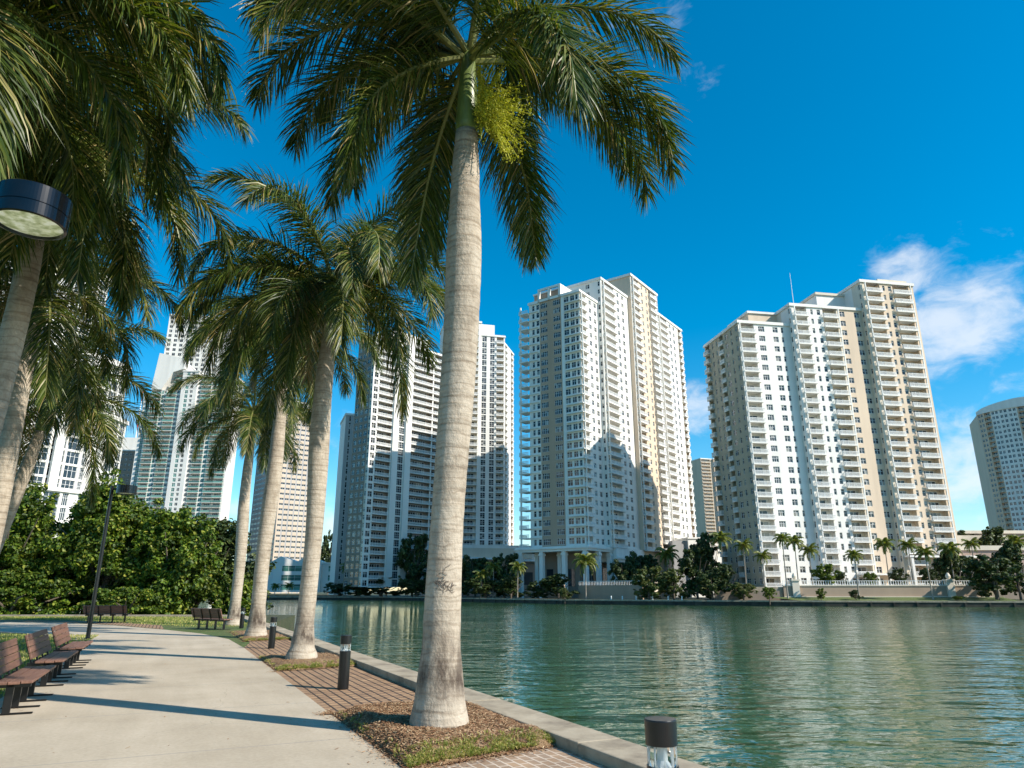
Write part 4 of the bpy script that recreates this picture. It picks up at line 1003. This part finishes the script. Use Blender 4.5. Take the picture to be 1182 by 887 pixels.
pA = palm_at('tallest foreground royal palm with a yellow green flower spray, in the near mulch bed', 0, 541, 155, 3.22, 8.9, 3, TR, .14, flow=(-.45,), nfr=20, dry=0, turn=.5, h_sh=1.7, sc=.99, extra=((2, 2.5), (3, 2.9), (2, 3.4), (3, 3.7), (5, -.95), (4, .2), (5, 1.9), (1, 3.0)), fix=lambda i, az: az + 1.0 if (i >= 2 and abs((az + .45 + math.pi) % (2 * math.pi) - math.pi) < .5) else az)
palm_at('second royal palm from the front, rooted in the grass rimmed mulch bed between two bollards', 0, 381, 372, 3.2, 18.9, 5, TRB, .1, nfr=20, dry=2, turn=1.2, sc=1.12, extra=((3, 3.3), (4, 2.7), (4, 3.8), (3, .1), (4, -.6), (5, -1.2), (5, 4.4)))
palm_at('royal palm beside the third bollard, its pale foot on brown straw near the bend', 0, 331, 412, 3.15, 29.4, 8, TR2, .05, nfr=20, dry=2, turn=2.2, sc=1.2, extra=((3, 3.3), (4, 2.7), (4, 3.8), (5, -1.0), (5, 4.4)))
palm_at('farthest royal palm of the row, between the small black bollard and the grassy bank', 0, 290, 500, 3.2, 40, 11, TR2, .0, nfr=19, dry=1, turn=.2, sc=1.2, extra=((4, 3.0), (5, 3.7), (5, -.6)))
palm_at('left border royal palm with a shadowed grey trunk and crown in the upper left', 0, 50, 225, -3.3, 14.8, 14, TR3, .0, nfr=20, extra=((5, -.7), (4, -.3), (5, .2), (4, -1.4), (3, -.9), (6, -.5), (5, -1.8), (6, -1.0), (6, -1.4), (5, -1.1), (6, .1)), turn=.9, sc=1.08)
palm_at('left side royal palm with a sunlit pale trunk behind the shadowed one', 0, 42, 375, -3.9, 19.8, 17, TR3, .0, nfr=19, dry=1, turn=2.5, sc=1.0)
palm_at('far left royal palm with low pale fronds hanging in front of the curved building', 0, 45, 498, -5.5, 27.0, 21, TR3, .0, nfr=19, dry=1, turn=1.6, sc=1.08)

palm_at('royal palm crown hanging in from the very top left, its trunk outside the view', 0, -112, 40, -4.1, 10.0, 31, TR3, .0, nfr=20, turn=.3, sc=1.1, extra=((4, -.5), (5, .4), (3, .9), (4, 1.0), (4, .1), (3, .3)))

# carved scribble on the tallest palm, a small dark patch of scratched marks
def carving():
    mb = MB(); b = P(8.9, 3.22, .14); 
    rs = random.Random(4); strokes = []
    for k in range(30):
        x, z = rs.gauss(0, .07), 1.64 + rs.gauss(0, .045); st = [(x, z)]
        for _ in range(rs.randint(2, 4)): x += rs.uniform(-.05, .05); z += rs.uniform(-.045, .045); st.append((x, z))
        strokes.append(st)
    strokes += [[(-.02, 1.78), (.0, 1.84), (.07, 1.88)], [(-.11, 1.74), (-.05, 1.79), (.03, 1.75)]]
    for st in strokes:
        pts = []
        for x, z in st:
            dx = x - .0; rr = .2445; a = -math.pi / 2 + .12 + dx / rr
            pts.append((rr * math.cos(a) + .0 + (z / 8.5) * .0, rr * math.sin(a), z))
        mb.tube(pts, .0032, 4)
    o = mb.build('carving', plain('dark_carved_scratches', (.13, .1, .08), .9), pA)
    o.location = (.03 * math.sin(2 * .9 + 3) + .05, .03 * math.cos(2 * .8 + 3), 0)
carving()

# ------------------------------------------------------------------ mulch beds with chips and tufts
def bump_noise(x, y): return .5 + .5 * mnoise.noise(Vector((x * 2.1, y * 2.1, 3.3)))
def bed(name, label, u0, u1, v0, v1, h, rim_u, ntuft, nchip, straw=False):
    o = thing(name, label, 'planting bed', P((u0 + u1) / 2, (v0 + v1) / 2, 0)); oc = o.location
    mb = MB(); nu, nv = 46, 30; vv = []
    def hz(u, v):
        a = min(1, min((u - u0), (u1 - u)) / .35); b = min(1, min((v - v0) / .22, (v1 - v) / .12 + .35)); e = max(0, min(1, a)) * max(0, min(1, b))
        return .008 + h * e ** .6 * (.72 + .5 * bump_noise(u, v))
    def edge(u, v): 
        j = .09 * (mnoise.noise(Vector((v * 3, u0, 1))) if True else 0); return j
    for i in range(nu + 1):
        for k in range(nv + 1):
            v = v0 + (v1 - v0) * k / nv; fu = i / nu; skew = (v - v0) / (v1 - v0) * .35
            u = u0 + (u1 - u0) * fu + skew * (1 - fu) + .1 * mnoise.noise(Vector((v * 2.6, fu * 2, 7))) * (1 - abs(2 * fu - 1) ** 3 * 0)
            vv.append(P(u, v, hz(u0 + (u1 - u0) * fu, v)) - oc)
    ff = [(i * (nv + 1) + k, (i + 1) * (nv + 1) + k, (i + 1) * (nv + 1) + k + 1, i * (nv + 1) + k + 1) for i in range(nu) for k in range(nv)]
    mb.add(vv, [f[::-1] for f in ff]); mb.build('soil', M['mulch'], o, True)
    c = MB(); r = random.Random(u0)
    for _ in range(nchip):
        u = r.uniform(u0 - .06, u1 + .06); v = r.uniform(v0 - .03, v1 - .02)
        z = hz(min(max(u, u0), u1), v) + r.uniform(0, .02); p = P(u + (v - v0) / (v1 - v0) * .35 * (1 - (u - u0) / (u1 - u0)), v, z) - oc
        if r.random() < .07:
            v = r.choice([v0 - abs(r.gauss(0, .09)), v]); u = r.choice([u0 - abs(r.gauss(0, .1)), u1 + abs(r.gauss(0, .12)), u]); z = .012
            p = P(u + (v - v0) / (v1 - v0) * .35 * max(0, 1 - (u - u0) / (u1 - u0)), v, z) - oc
        a = r.uniform(0, 6.3); l = r.uniform(.008, .03) * (1.6 if straw else 1); w = r.uniform(.002, .0055); t = r.uniform(-.4, .4)
        d = Vector((math.cos(a), math.sin(a), t)) * l; s_ = Vector((-math.sin(a), math.cos(a), r.uniform(-.5, .5))) * w
        c.add([p - d - s_, p + d - s_, p + d + s_, p - d + s_], [(0, 1, 2, 3)])
    ch = c.build('mulch_chips', M['chip'], o); ch['kind'] = 'stuff'
    g = MB()
    for _ in range(ntuft):
        v = v0 + (v1 - v0) * r.random(); f_ = abs(r.gauss(0, .15)); u = rim_u + f_ if rim_u <= u0 + .3 else rim_u - f_
        if r.random() < .06: u = r.uniform(u0, u1); v = v0 + abs(r.gauss(0, .05))
        if bump_noise(u * 2.3 + 5, v * 2.3) < .4 or r.random() < .45: continue
        q = P(u + (v - v0) / (v1 - v0) * .35, v, hz(min(max(u, u0 + .02), u1 - .02), v)) - oc
        for _b in range(4):
            a = r.uniform(0, 6.3); l = r.uniform(.02, .055); d = Vector((math.cos(a) * .8, math.sin(a) * .6, 1)).normalized() * l; w = Vector((-math.sin(a), math.cos(a), 0)) * .004
            e = d + Vector((math.cos(a), math.sin(a), -.5)) * l * .4
            g.add([q - w, q + w, q + d + w * .7, q + d - w * .7, q + e * 1.3], [(0, 1, 2, 3), (3, 2, 4)])
    gg = g.build('grass_rim', M['blade'], o); gg['kind'] = 'stuff'
bed('mulch_bed', 'shredded bark bed with a grassy front edge around the foot of the tallest palm', 7.35, 10.9, 2.36, 4.19, .13, 7.35, 2300, 36000)
bed('mulch_bed', 'smaller bark bed with yellow grass rim around the second palm from the front', 17.0, 20.6, 2.36, 4.19, .09, 17.0, 2200, 3500)
bed('mulch_bed', 'brown straw covered bed around the third palm by the path bend', 27.2, 33.5, 2.6, 4.19, .06, 27.2, 2500, 3500, True)

def blades(name, poly_fn, n, seed, hmin, hmax):
    r = random.Random(seed); g = MB()
    for _ in range(n):
        p = poly_fn(r)
        if p is None: continue
        a = r.uniform(0, 6.3); l = r.uniform(hmin, hmax); d = Vector((math.cos(a) * .5, math.sin(a) * .5, 1)).normalized() * l; w = Vector((-math.sin(a), math.cos(a), 0)) * (.006 + .0002 * p.length)
        g.add([p - w, p + w, p + d], [(0, 1, 2)])
    o = g.build(name, M['blade']); o['kind'] = 'stuff'; o['label'] = 'short green lawn grass beside the path'; o['category'] = 'grass'
def lawn_left(r):
    u = r.uniform(8, 36); v = -2.3 - abs(r.gauss(0, 3.2)); p = P(u, v)
    if p.y > 29.5 + (p.x + 18) * -.15: return None
    return p
blades('lawn_grass', lawn_left, 26000, 3, .03, .08)
def lawn_far(r):
    x = r.uniform(-44, -12); t = r.random()
    lo = 34 if x > -16 else (34 + (-16 - x) * .75 if x > -26 else 43.0); lo += 2.0
    y = lo + (49.2 - lo) * t
    if to_uv((x, y))[1] > 4.1: return None
    return Vector((x, y, 0)) if y < 49.3 else None
blades('lawn_grass', lawn_far, 30000, 4, .04, .1)

def litter():
    r = random.Random(77); g = MB()
    for _ in range(260):
        u = r.uniform(2, 26); v = r.choice([r.uniform(-2.1, 2.3), 2.25 - abs(r.gauss(0, .25)), -2.1 + abs(r.gauss(0, .2))]); p = P(u, v, .006); a = r.uniform(0, 6.3); l = r.uniform(.008, .035); w = r.uniform(.003, .009)
        d = Vector((math.cos(a), math.sin(a), r.uniform(0, .2))) * l; n = Vector((-math.sin(a), math.cos(a), 0)) * w
        g.add([p - d - n, p + d - n, p + d + n, p - d + n], [(0, 1, 2, 3)])
    o = g.build('leaf_litter', M['chip']); o['kind'] = 'stuff'; o['label'] = 'dry leaf bits scattered on the pale path'; o['category'] = 'leaf litter'
litter()
# ------------------------------------------------------------------ benches, bollards, lamps
def bench(label, p, ang):
    """local x along the seat, y from back to front"""
    root = thing('park_bench', label, 'bench', p, ang, 'slatted benches along the path')
    L = 2.4; s_ = MB()
    for k in range(3):
        y = .02 + k * .155; s_.box(0, y, .415 + .008 * (k == 2), L, y + .145, .455 + .008 * (k == 2))
    bevel(s_.build('seat', M['wood'], root), .008)
    b = MB()
    for k in range(4):
        t0 = .07 + k * .115; t1 = t0 + .108; c, sn = math.cos(R_(20)), math.sin(R_(20))
        f_ = lambda x, y, z: (x, -y * c - (z) * sn + .0, .43 + z * c - y * sn)
        b.box(0, 0, t0, L, .04, t1, 0, f_)
    bevel(b.build('backrest', M['wood'], root), .008)
    for k in range(4):
        x = .16 + k * (L - .38) / 3; l = MB()
        l.box(x, .14, 0.0, x + .055, .24, .41)
        l.box(x, -.12, .36, x + .055, .44, .414)
        c, sn = math.cos(R_(20)), math.sin(R_(20)); f_ = lambda xx, y, z: (xx, -y * c - z * sn - .045, .43 + z * c - y * sn)
        l.box(x, .0, -.06, x + .055, .03, .5, 0, f_)
        l.box(x, .02, .002, x + .055, .52, .022)
        bevel(l.build('leg', M['steel'], root), .006, 1)
    return root
DIRU = math.atan2(UY, UX)
def bench_uv(label, u, v): # faces the path (towards +v): local y must point to +v, so local x runs to -u? use x = +u flipped
    p = P(u, v, .004); return bench(label, p, math.atan2(-UY, -UX))
bench_uv('nearest brown slatted bench at the left edge of the path', 15.05, -2.08)
bench_uv('middle one of the three brown slatted benches on the left of the path', 18.45, -2.08)
bench_uv('third brown slatted bench on the left, directly before the black lamp post', 21.8, -2.08)
b1 = onz(139, 719.6); b0 = onz(91, 719.3)
bench('brown bench seen from behind at the edge of the dark bushes beyond the path', Vector((b0.x, b0.y, 0.0)) + Vector((0, .3, 0)), 0.02)
q0 = onz(221, 725.8); q1 = onz(257, 728.5)
bench('brown bench seen from behind beside the farthest royal palm', Vector((q0.x, q0.y + .1, 0)), math.atan2(q1.y - q0.y, q1.x - q0.x) + .1)

def bollard(label, p):
    root = thing('bollard_light', label, 'bollard light', p, 0, 'black bollard lights along the seawall')
    b = MB(); b.lathe([(.098, 0), (.1, .01), (.1, .645)], 48); b.build('post', M['steel'], root)
    g = MB(); g.lathe([(.094, .647), (.094, .762)], 24); g.build('lens', M['clear'], root, True)
    i = MB(); i.lathe([(.05, .648), (.028, .68), (.028, .74), (.045, .761)], 12)
    for k in range(8):
        a = k * math.pi / 4; x, y = .075 * math.cos(a), .075 * math.sin(a); i.box(x - .005, y - .005, .648, x + .005, y + .005, .761)
    i.build('lamp_core', M['frame'], root)
    c = MB(); c.lathe([(.1, .764), (.101, .905), (.1, .909), (.097, .913), (.02, .916)], 48); c.build('cap', M['steel'], root)
bollard('black bollard light in the bottom right foreground with a clear glass band', P(3.98, 2.935, .004))
bollard('black bollard light left of the tallest palm on the brick strip', P(13.55, 3.05, 0))
bollard('black bollard light between the second and third palm', P(23.7, 3.05, 0))
bollard('small distant black bollard light beside the farthest palm', P(36.8, 3.3, 0))

def lamp(label, base, h, az, dr=.36, hh=.3):
    root = thing('street_lamp', label, 'street lamp', base, 0, 'black drum lamps on the lawn')
    p = MB(); p.lathe([(.11, 0), (.11, .03), (.075, .06), (.07, 1.0), (.06, h - .02), (.06, h + .1)], 14); p.build('pole', M['steel'], root)
    d = Vector((math.cos(az), math.sin(az), 0)); c = d * (.06 + .12 + dr)
    a = MB(); a.tube([d * .05 + Vector((0, 0, h - .02)), d * .2 + Vector((0, 0, h - .02))], .04, 8); a.build('arm', M['steel'], root)
    s_ = MB(); z0 = h - .2
    s_.lathe([(dr, z0), (dr, z0 + hh * .38), (dr - .008, z0 + hh * .39), (dr - .008, z0 + hh * .41), (dr, z0 + hh * .42), (dr, z0 + hh), (dr - .012, z0 + hh + .012), (.05, z0 + hh + .02)], 72, (c.x, c.y), cap=False)
    s_.lathe([(dr - .001, z0), (dr - .03, z0 - .006), (dr - .035, z0 + .03)], 72, (c.x, c.y), cap=False)
    hd = s_.build('lamp_head', M['gloss'], root)
    l = MB(); l.lathe([(.0, z0 + .012), (dr * .5, z0 + .014), (dr - .034, z0 + .026)], 36, (c.x, c.y), cap=False)
    ln = l.build('lens', M['lens'], hd, True)
lb = P(31.2, -2.75, 0)
lamp('far black street lamp rising before the bushy trees with a flat drum head', onz(101, 738), 5.5, .1)
nl = at(41, 250, 6.4)
lamp('near black drum street lamp hanging into the upper left of the view', (nl.x - .56, nl.y - .04, 0), nl.z + .1, .08, .335, .33)

# ------------------------------------------------------------------ leafy trees
def leaf_cloud(mb, blobs, n, size, r, up=.35, shell=.55):
    vol = np.array([b[3] * b[4] * b[5] for b in blobs]) ** .75; vol /= vol.sum()
    idx = r.choice(len(blobs), n, p=vol); B = np.array(blobs)[idx]
    d = r.normal(0, 1, (n, 3)); d /= np.linalg.norm(d, axis=1)[:, None]
    rad = (shell + (1 - shell) * r.random(n) ** .5) * (1 + .12 * r.normal(0, 1, n))
    c = B[:, :3] + d * rad[:, None] * B[:, 3:6]
    nrm = d * .6 + r.normal(0, .55, (n, 3)) + np.array([0, 0, up]); nrm /= np.linalg.norm(nrm, axis=1)[:, None]
    t = np.cross(nrm, r.normal(0, 1, (n, 3))); t /= np.linalg.norm(t, axis=1)[:, None]; b = np.cross(nrm, t)
    s_ = size * r.uniform(.6, 1.25, n)[:, None]
    v = np.stack([c - t * s_, c - t * s_ * .35 + b * s_ * .62, c + t * s_ * .6 + b * s_ * .5, c + t * s_ * 1.05, c + t * s_ * .6 - b * s_ * .5, c - t * s_ * .35 - b * s_ * .62], 1)
    v[:, [1, 2, 4, 5]] += (nrm * s_ * .14)[:, None, :]
    f = np.arange(n * 6).reshape(n, 6)
    mb.addnp(v.reshape(-1, 3), f, 0)
def clumps(r, blobs, k, f):
    out = []
    for b in blobs:
        for _ in range(k):
            d = r.normal(0, 1, 3); d /= np.linalg.norm(d); q = r.uniform(.45, 1.12); s_ = f * r.uniform(.55, 1.35)
            out.append((b[0] + d[0] * q * b[3], b[1] + d[1] * q * b[4], b[2] + d[2] * q * b[5], b[3] * s_, b[4] * s_, b[5] * s_ * .8))
    return out
def crown_blobs(r, w, d, h, z0, n, small=.3):
    out = []
    for _ in range(n):
        a = r.uniform(0, 2 * np.pi); q = r.uniform(0, 1) ** .5; z = z0 + h * r.uniform(.08, .95)
        taper = math.sqrt(max(.05, 1 - ((z - z0) / h * 1.55 - .55) ** 2)) if True else 1
        s_ = r.uniform(.6, 1.3) * small
        out.append((math.cos(a) * q * w * taper * .8, math.sin(a) * q * d * taper * .8, z, w * s_, d * s_, h * s_ * .62))
    return out
def limbs(mb, r, h, w, base_r, n=6, z1=.75):
    mb.tube([(0, 0, -.3), (r.normal(0, .05) * w, 0, h * .2), (r.normal(0, .08) * w, r.normal(0, .05) * w, h * .42)], [base_r, base_r * .8, base_r * .6], 8)
    for k in range(n):
        a = r.uniform(0, 6.28); q = r.uniform(.4, .8) * w
        mb.tube([(0, 0, h * r.uniform(.05, .3)), (math.cos(a) * q * .45, math.sin(a) * q * .45, h * r.uniform(.35, .5)), (math.cos(a) * q, math.sin(a) * q, h * r.uniform(.55, .85))], [base_r * .55, base_r * .35, base_r * .1], 6)
def bushy_tree(label, loc, w, d, h, seed, nleaf, size, mat='leaf', name='bushy_tree', group=None, nb=44):
    r = np.random.default_rng(seed); root = thing(name, label, 'tree', loc, 0, group)
    mb = MB(); leaf_cloud(mb, clumps(r, crown_blobs(r, w, d, h, .0, nb, .27), 9, .42), int(nleaf * 3.2), size * .56, r, .55, .3); mb.build('crown', M[mat], root)
    t = MB(); limbs(t, r, h, w, .16 + .012 * h); t.build('trunk', M['bark'], root)
G1 = 'broad leaved trees behind the lawn'
bushy_tree('large dark green broad leaved tree behind the far bench left of the lamp', (-39.5, 55.5, -.35), 5.2, 4, 9.2, 41, 9000, .26, group=G1)
bushy_tree('dense green tree with glossy leaves right behind the far street lamp', (-31.5, 56, -.35), 5.6, 4, 10.0, 42, 11000, .26, group=G1)
bushy_tree('sunlit yellow green tree at the right end of the row, by the farthest palm', (-25.4, 54.5, -.35), 4.2, 3.4, 7.6, 43, 9000, .25, group=G1)
bushy_tree('dark tree filling the gap left of the lamp behind the lawn', (-44, 58, -.35), 5.0, 3.5, 8.6, 47, 8000, .26, group=G1)
for k_, (x_, y_, w_, h_) in enumerate(((-27, 62, 6.5, 7.6), (-37, 63, 6.5, 9.0), (-48, 63, 6.5, 8.4))):
    bushy_tree(('dark backing tree behind the sunlit tree on the right', 'dark backing tree behind the lamp post', 'dark backing tree at the left border')[k_], (x_, y_, -.35), w_, 3, h_, 51 + k_, 7500, .32, 'darkleaf', group=G1, nb=60)
bushy_tree('low green bush spilling over the seawall end behind the farthest palms', (-20.6, 53.5, -.35), 1.6, 1.6, 3.0, 44, 3600, .22, group=G1)
bushy_tree('leafy tree at the left border behind the shaded grass', (-47.5, 54, -.35), 5.2, 4, 8.2, 45, 8000, .26, group=G1)
bushy_tree('low dark undergrowth behind the bench at the bushes', (-36, 52.2, -.35), 5.5, 1.2, 3.2, 48, 4000, .22, group=G1)
bushy_tree('low undergrowth at the left border behind the lawn', (-47, 52.2, -.35), 5.5, 1.2, 3.4, 49, 4000, .22, group=G1)
bushy_tree('low bright shrub below the trees, right of the bench among the bushes', (-27.5, 51.6, -.35), 3.4, 1.2, 2.2, 46, 3000, .2, group=G1)

# --- trees of the far bank: shared crown shapes
CROWN = {}
for mt in ('darkleaf', 'mangrove', 'leaf'):
    for k in range(3):
        r = np.random.default_rng(60 + k); mb = MB(); leaf_cloud(mb, clumps(r, crown_blobs(r, .5, .5, .85, .12, 24, .3), 8, .36), 7500, .028, r, .5, .3); CROWN[(mt, k)] = mb.mesh('crown', M[mt])
rr = np.random.default_rng(9); mb = MB(); limbs(mb, rr, 1, .45, .035); TRK = mb.mesh('trunk', M['bark'])
def bank_tree(name, label, x, ytop, ybase_z, F, wpx, mt, k, cat='tree', group='trees on the far bank'):
    p = at(x, 690, F); top = at(x, ytop, F); h = top.z - ybase_z; w = wpx / 800 * F
    root = thing(name, label, cat, (p.x, p.y, ybase_z), k * 1.3, group)
    link('crown', CROWN[(mt, k % 3)], root, None, 0, (w, w, h)); link('trunk', TRK, root, None, 0, (w, w, h))
def bank_palm_crown(seed):
    r = np.random.default_rng(seed); mb = MB()
    for k in range(20):
        az = k * 2.4 + r.uniform(-.2, .2); e = R_(75 - 5.6 * k + r.uniform(-8, 8)); p = Vector((0, 0, 0)); pts = [p.copy()]; ds = []
        for j in range(8):
            a = e - R_(95) * (j / 8) ** 1.3; d = Vector((math.cos(a) * math.cos(az), math.cos(a) * math.sin(az), math.sin(a))); ds.append(d); p = p + d * (2.5 / 8); pts.append(p.copy())
        mb.tube(pts, .03, 3, 1)
        for i in range(34):
            s_ = .1 + .9 * i / 34; j = min(7, int(s_ * 8)); q = pts[j].lerp(pts[j + 1], s_ * 8 - j); t = ds[j]; sd = t.cross(Vector((0, 0, 1))); sd.normalize()
            for sg in (-1, 1):
                l = .75 * (1 - .55 * s_) * r.uniform(.8, 1.2); d = (sd * sg * .8 + t * .55 + Vector((0, 0, r.uniform(-.75, .1)))).normalized() * l; w = t * .075
                mb.add([q - w, q + w, q + d * .65 + w * .8 + Vector((0, 0, -.03)), q + d + Vector((0, 0, -.18))], [(0, 1, 2, 3)], 0)
    return mb.mesh('crown', [M['bankfrond'], M['rachis']])
PC = [bank_palm_crown(s_) for s_ in (1, 2, 3)]
mb = MB(); mb.lathe([(.26, 0), (.2, .04), (.15, .2), (.13, .6), (.1, 1)], 8, axis=lambda z: (.18 * z * z, 0)); PT = mb.mesh('trunk', M['bankbark'])
def bank_palm(label, x, yc, zb, F, size, k, lean=0.0):
    c = at(x, yc, F); h = c.z - zb
    root = thing('palm_tree', label, 'palm tree', (c.x - .18 * math.cos(lean), c.y - .18 * math.sin(lean), zb), lean, 'small palms on the far bank')
    t = link('trunk', PT, root, None, 0, (1, 1, h)); link('crown', PC[k % 3], root, (.18, 0, h - .02), k * 1.1, size)
RF = 'in front of the stepped tower'
for a in [('short palm at the left corner of the stepped tower', 880, 642, 1.5, 176, 1.0, 0), ('tall sunlit palm left of its twin before the white wall of the stepped tower', 903, 622, .0, 166, .95, 1),
          ('tall sunlit palm right of its twin before the white wall of the stepped tower', 917, 625, 2.5, 178, 1.1, 2), ('palm above the round hedge ball ' + RF, 934, 635, 2.5, 178, 1.1, 0),
          ('single palm at the waterside before the middle of the tan retaining wall', 986, 641, -.2, 163, .95, 1), ('palm behind the wall railing, below the beige facade of the stepped tower', 1021, 628, 2.5, 178, 1.15, 2),
          ('palm behind the wall railing, left of the leaning bright palm', 1048, 629, 2.5, 180, 1.1, 0), ('leaning bright palm with its foot on the waterside lawn', 1067, 638, -.2, 161, 1.05, 1, 2.6),
          ('bushy palm next to the wall pier at the right end of the stepped tower', 1096, 634, 2.5, 176, 1.3, 2), ('palm on the terrace of the taupe podium', 1121, 628, 6.8, 192, 1.1, 0),
          ('palm at the right border before the taupe podium', 1172, 626, 2.0, 176, 1.4, 1), ('dark palm between the parking block and the stepped tower', 832, 622, -.4, 182, 1.35, 2),
          ('second dark palm at the shaded side of the stepped tower', 858, 630, -.4, 180, 1.15, 0), ('dark palm in front of the columns of the middle tower', 676, 648, -.4, 196, 1.7, 1),
          ('slim palm at the left foot of the middle tower', 598, 655, -.4, 205, 1.2, 2), ('slim palm at the waterside below the awning roof', 556, 664, -.4, 222, 1.3, 0),
          ('palm in the shade right of the tallest trunk', 570, 655, -.4, 222, 1.3, 1), ('small palm before the grey brown tower, nearest to the low white building', 401, 655, -.4, 285, 1.4, 2),
          ('small palm before the grey brown tower, next to the white slab', 425, 657, -.4, 282, 1.4, 0), ('small palm before the foot of the grey brown tower balconies', 448, 656, -.4, 280, 1.5, 1),
          ('tiny palm at the foot of the low white building', 318, 677, -.4, 300, .95, 2), ('tiny palm in front of the teal windows of the low white building', 334, 676, -.4, 300, 1.0, 1),
          ('dark palm above the mangrove bush by the ramp block', 770, 640, -.4, 205, 1.6, 0)]:
    bank_palm(*a)
for a in [('bank_tree', 'big dark tree left of the tallest palm trunk before the grey brown tower', 476, 622, -.5, 272, 46, 'darkleaf', 0), ('bank_tree', 'dark tree behind the tallest palm trunk on the far bank', 512, 640, -.5, 262, 50, 'darkleaf', 1),
          ('bank_tree', 'dark tree mass below the awning roof right of the tallest trunk', 548, 640, -.5, 240, 44, 'darkleaf', 2), ('bank_tree', 'dark tree between awning roof and middle tower', 583, 643, -.5, 226, 46, 'darkleaf', 0),
          ('bank_tree', 'shaded bushy tree before the lobby of the middle tower', 645, 665, -.5, 199, 42, 'darkleaf', 1), ('bank_tree', 'dark tree at the right foot of the middle tower', 742, 636, -.5, 212, 46, 'darkleaf', 2),
          ('bank_tree', 'broad yellow green mangrove at the waterline left part', 750, 657, -.6, 177, 46, 'mangrove', 0), ('bank_tree', 'broad yellow green mangrove at the waterline right part', 778, 660, -.6, 175, 42, 'mangrove', 1),
          ('bank_tree', 'dark round tree before the ramp block', 806, 634, -.5, 196, 48, 'darkleaf', 0), ('bank_tree', 'dark tree at the shaded corner of the stepped tower', 838, 655, -.5, 172, 44, 'darkleaf', 1),
          ('bank_tree', 'grey green bush in the shade left of the stepped tower lawn', 858, 672, -.5, 167, 34, 'mangrove', 2), ('bank_tree', 'wide spreading dark tree at the right border of the bank', 1150, 640, -.4, 160, 74, 'darkleaf', 2),
          ('bank_tree', 'dark tree growing on the podium terrace', 1158, 612, 7, 205, 44, 'darkleaf', 0), ('bank_tree', 'dark shrub mass behind the wall railing near the podium', 1120, 645, 2.5, 182, 44, 'darkleaf', 1),
          ('bank_tree', 'dark tree in the second row behind the awning palms', 530, 652, -.5, 250, 36, 'darkleaf', 0), ('bank_tree', 'low dark thicket at the water right of the tallest trunk', 560, 668, -.5, 222, 56, 'darkleaf', 2),
          ('bank_tree', 'low dark thicket at the left column of the middle tower', 590, 668, -.5, 208, 40, 'darkleaf', 1), ('bank_tree', 'dark bush between two columns of the middle tower', 622, 672, -.5, 202, 34, 'darkleaf', 0),
          ('bank_tree', 'dark tree in the second row before the ramp block', 720, 645, -.5, 205, 36, 'darkleaf', 2), ('bank_tree', 'tall dark tree under the small far tan tower', 820, 622, -.5, 200, 40, 'darkleaf', 1),
          ('bank_tree', 'shaded thicket at the water left of the stepped tower', 822, 662, -.5, 170, 44, 'darkleaf', 2), ('bank_tree', 'dark thicket at the waterline by the grey brown tower', 415, 672, -.5, 270, 40, 'darkleaf', 0),
          ('bank_tree', 'dark thicket left of the tallest trunk at the waterline', 480, 668, -.5, 258, 44, 'darkleaf', 2), ('bank_tree', 'dense dark tree at the right border behind the spreading tree', 1178, 632, -.3, 176, 46, 'darkleaf', 1),
          ('bank_tree', 'shaded tree below the podium terrace left part', 1105, 640, -.3, 178, 40, 'darkleaf', 1), ('bank_tree', 'tree on the upper podium terrace near the round tower', 1128, 612, 12.4, 212, 34, 'darkleaf', 2), ('bank_tree', 'low dark tree at the water by the low white building', 391, 672, -.5, 280, 36, 'darkleaf', 2), ('bank_tree', 'dark tree behind the white slab tower roofline, above the low white building', 378, 618, -.5, 420, 28, 'darkleaf', 0),
          ('bank_tree', 'long dark shrub mass before the grey brown tower', 440, 668, -.5, 274, 70, 'darkleaf', 1), ('bank_tree', 'green tree glimpsed between the farthest trunks at the water', 285, 655, -.5, 275, 30, 'leaf', 0)]:
    bank_tree(*a)
for a in [('hedge_ball', 'round dark green clipped shrub behind the tan wall of the stepped tower', 955, 653, 2.5, 172, 32, 'leaf', 0), ('shrub', 'small yellow green shrub at the waterline before the middle tower', 652, 680, -.6, 185, 13, 'mangrove', 1),
          ('shrub', 'dark hedge clump behind the railing right of the round hedge', 975, 662, 2.5, 174, 18, 'darkleaf', 1), ('shrub', 'dark hedge clump behind the railing under the beige facade', 1008, 660, 2.5, 174, 18, 'leaf', 2), ('shrub', 'dark hedge clump behind the railing by the terrace columns', 1040, 658, 2.5, 176, 22, 'darkleaf', 0), ('shrub', 'dark hedge clump behind the railing left of the pier', 1076, 655, 2.5, 176, 24, 'darkleaf', 2), ('shrub', 'bright green shrub at the left end of the tan wall', 888, 677, -.4, 164, 18, 'leaf', 2), ('shrub', 'bright shrub in front of the tan wall below the round hedge', 948, 680, -.2, 163, 12, 'leaf', 0),
          ('shrub', 'dark shrub at the foot of the single palm on the lawn', 988, 682, -.2, 163, 15, 'darkleaf', 1), ('shrub', 'low shrub on the lawn near the wall pier', 1106, 688, -.3, 158, 16, 'leaf', 2)]:
    bank_tree(a[0], a[1], *a[2:], cat='shrub', group='shrubs on the far bank')
# small white marker posts on the quay
for k, x in enumerate((706, 719, 735, 754, 772, 788)):
    p = at(x, 691, 181 - .115 * (x - 700)); m = MB(); m.lathe([(.16, 0), (.15, .9), (.1, 1.0)], 8)
    lab = ['leftmost', 'second', 'third', 'fourth', 'fifth', 'rightmost'][k] + ' small white marker post on the quay before the mangroves'
    o = m.build('marker_post', M['frame']); o.location = (p.x, p.y + .8, -.55); tag(o, lab, 'post', 'white marker posts on the quay')
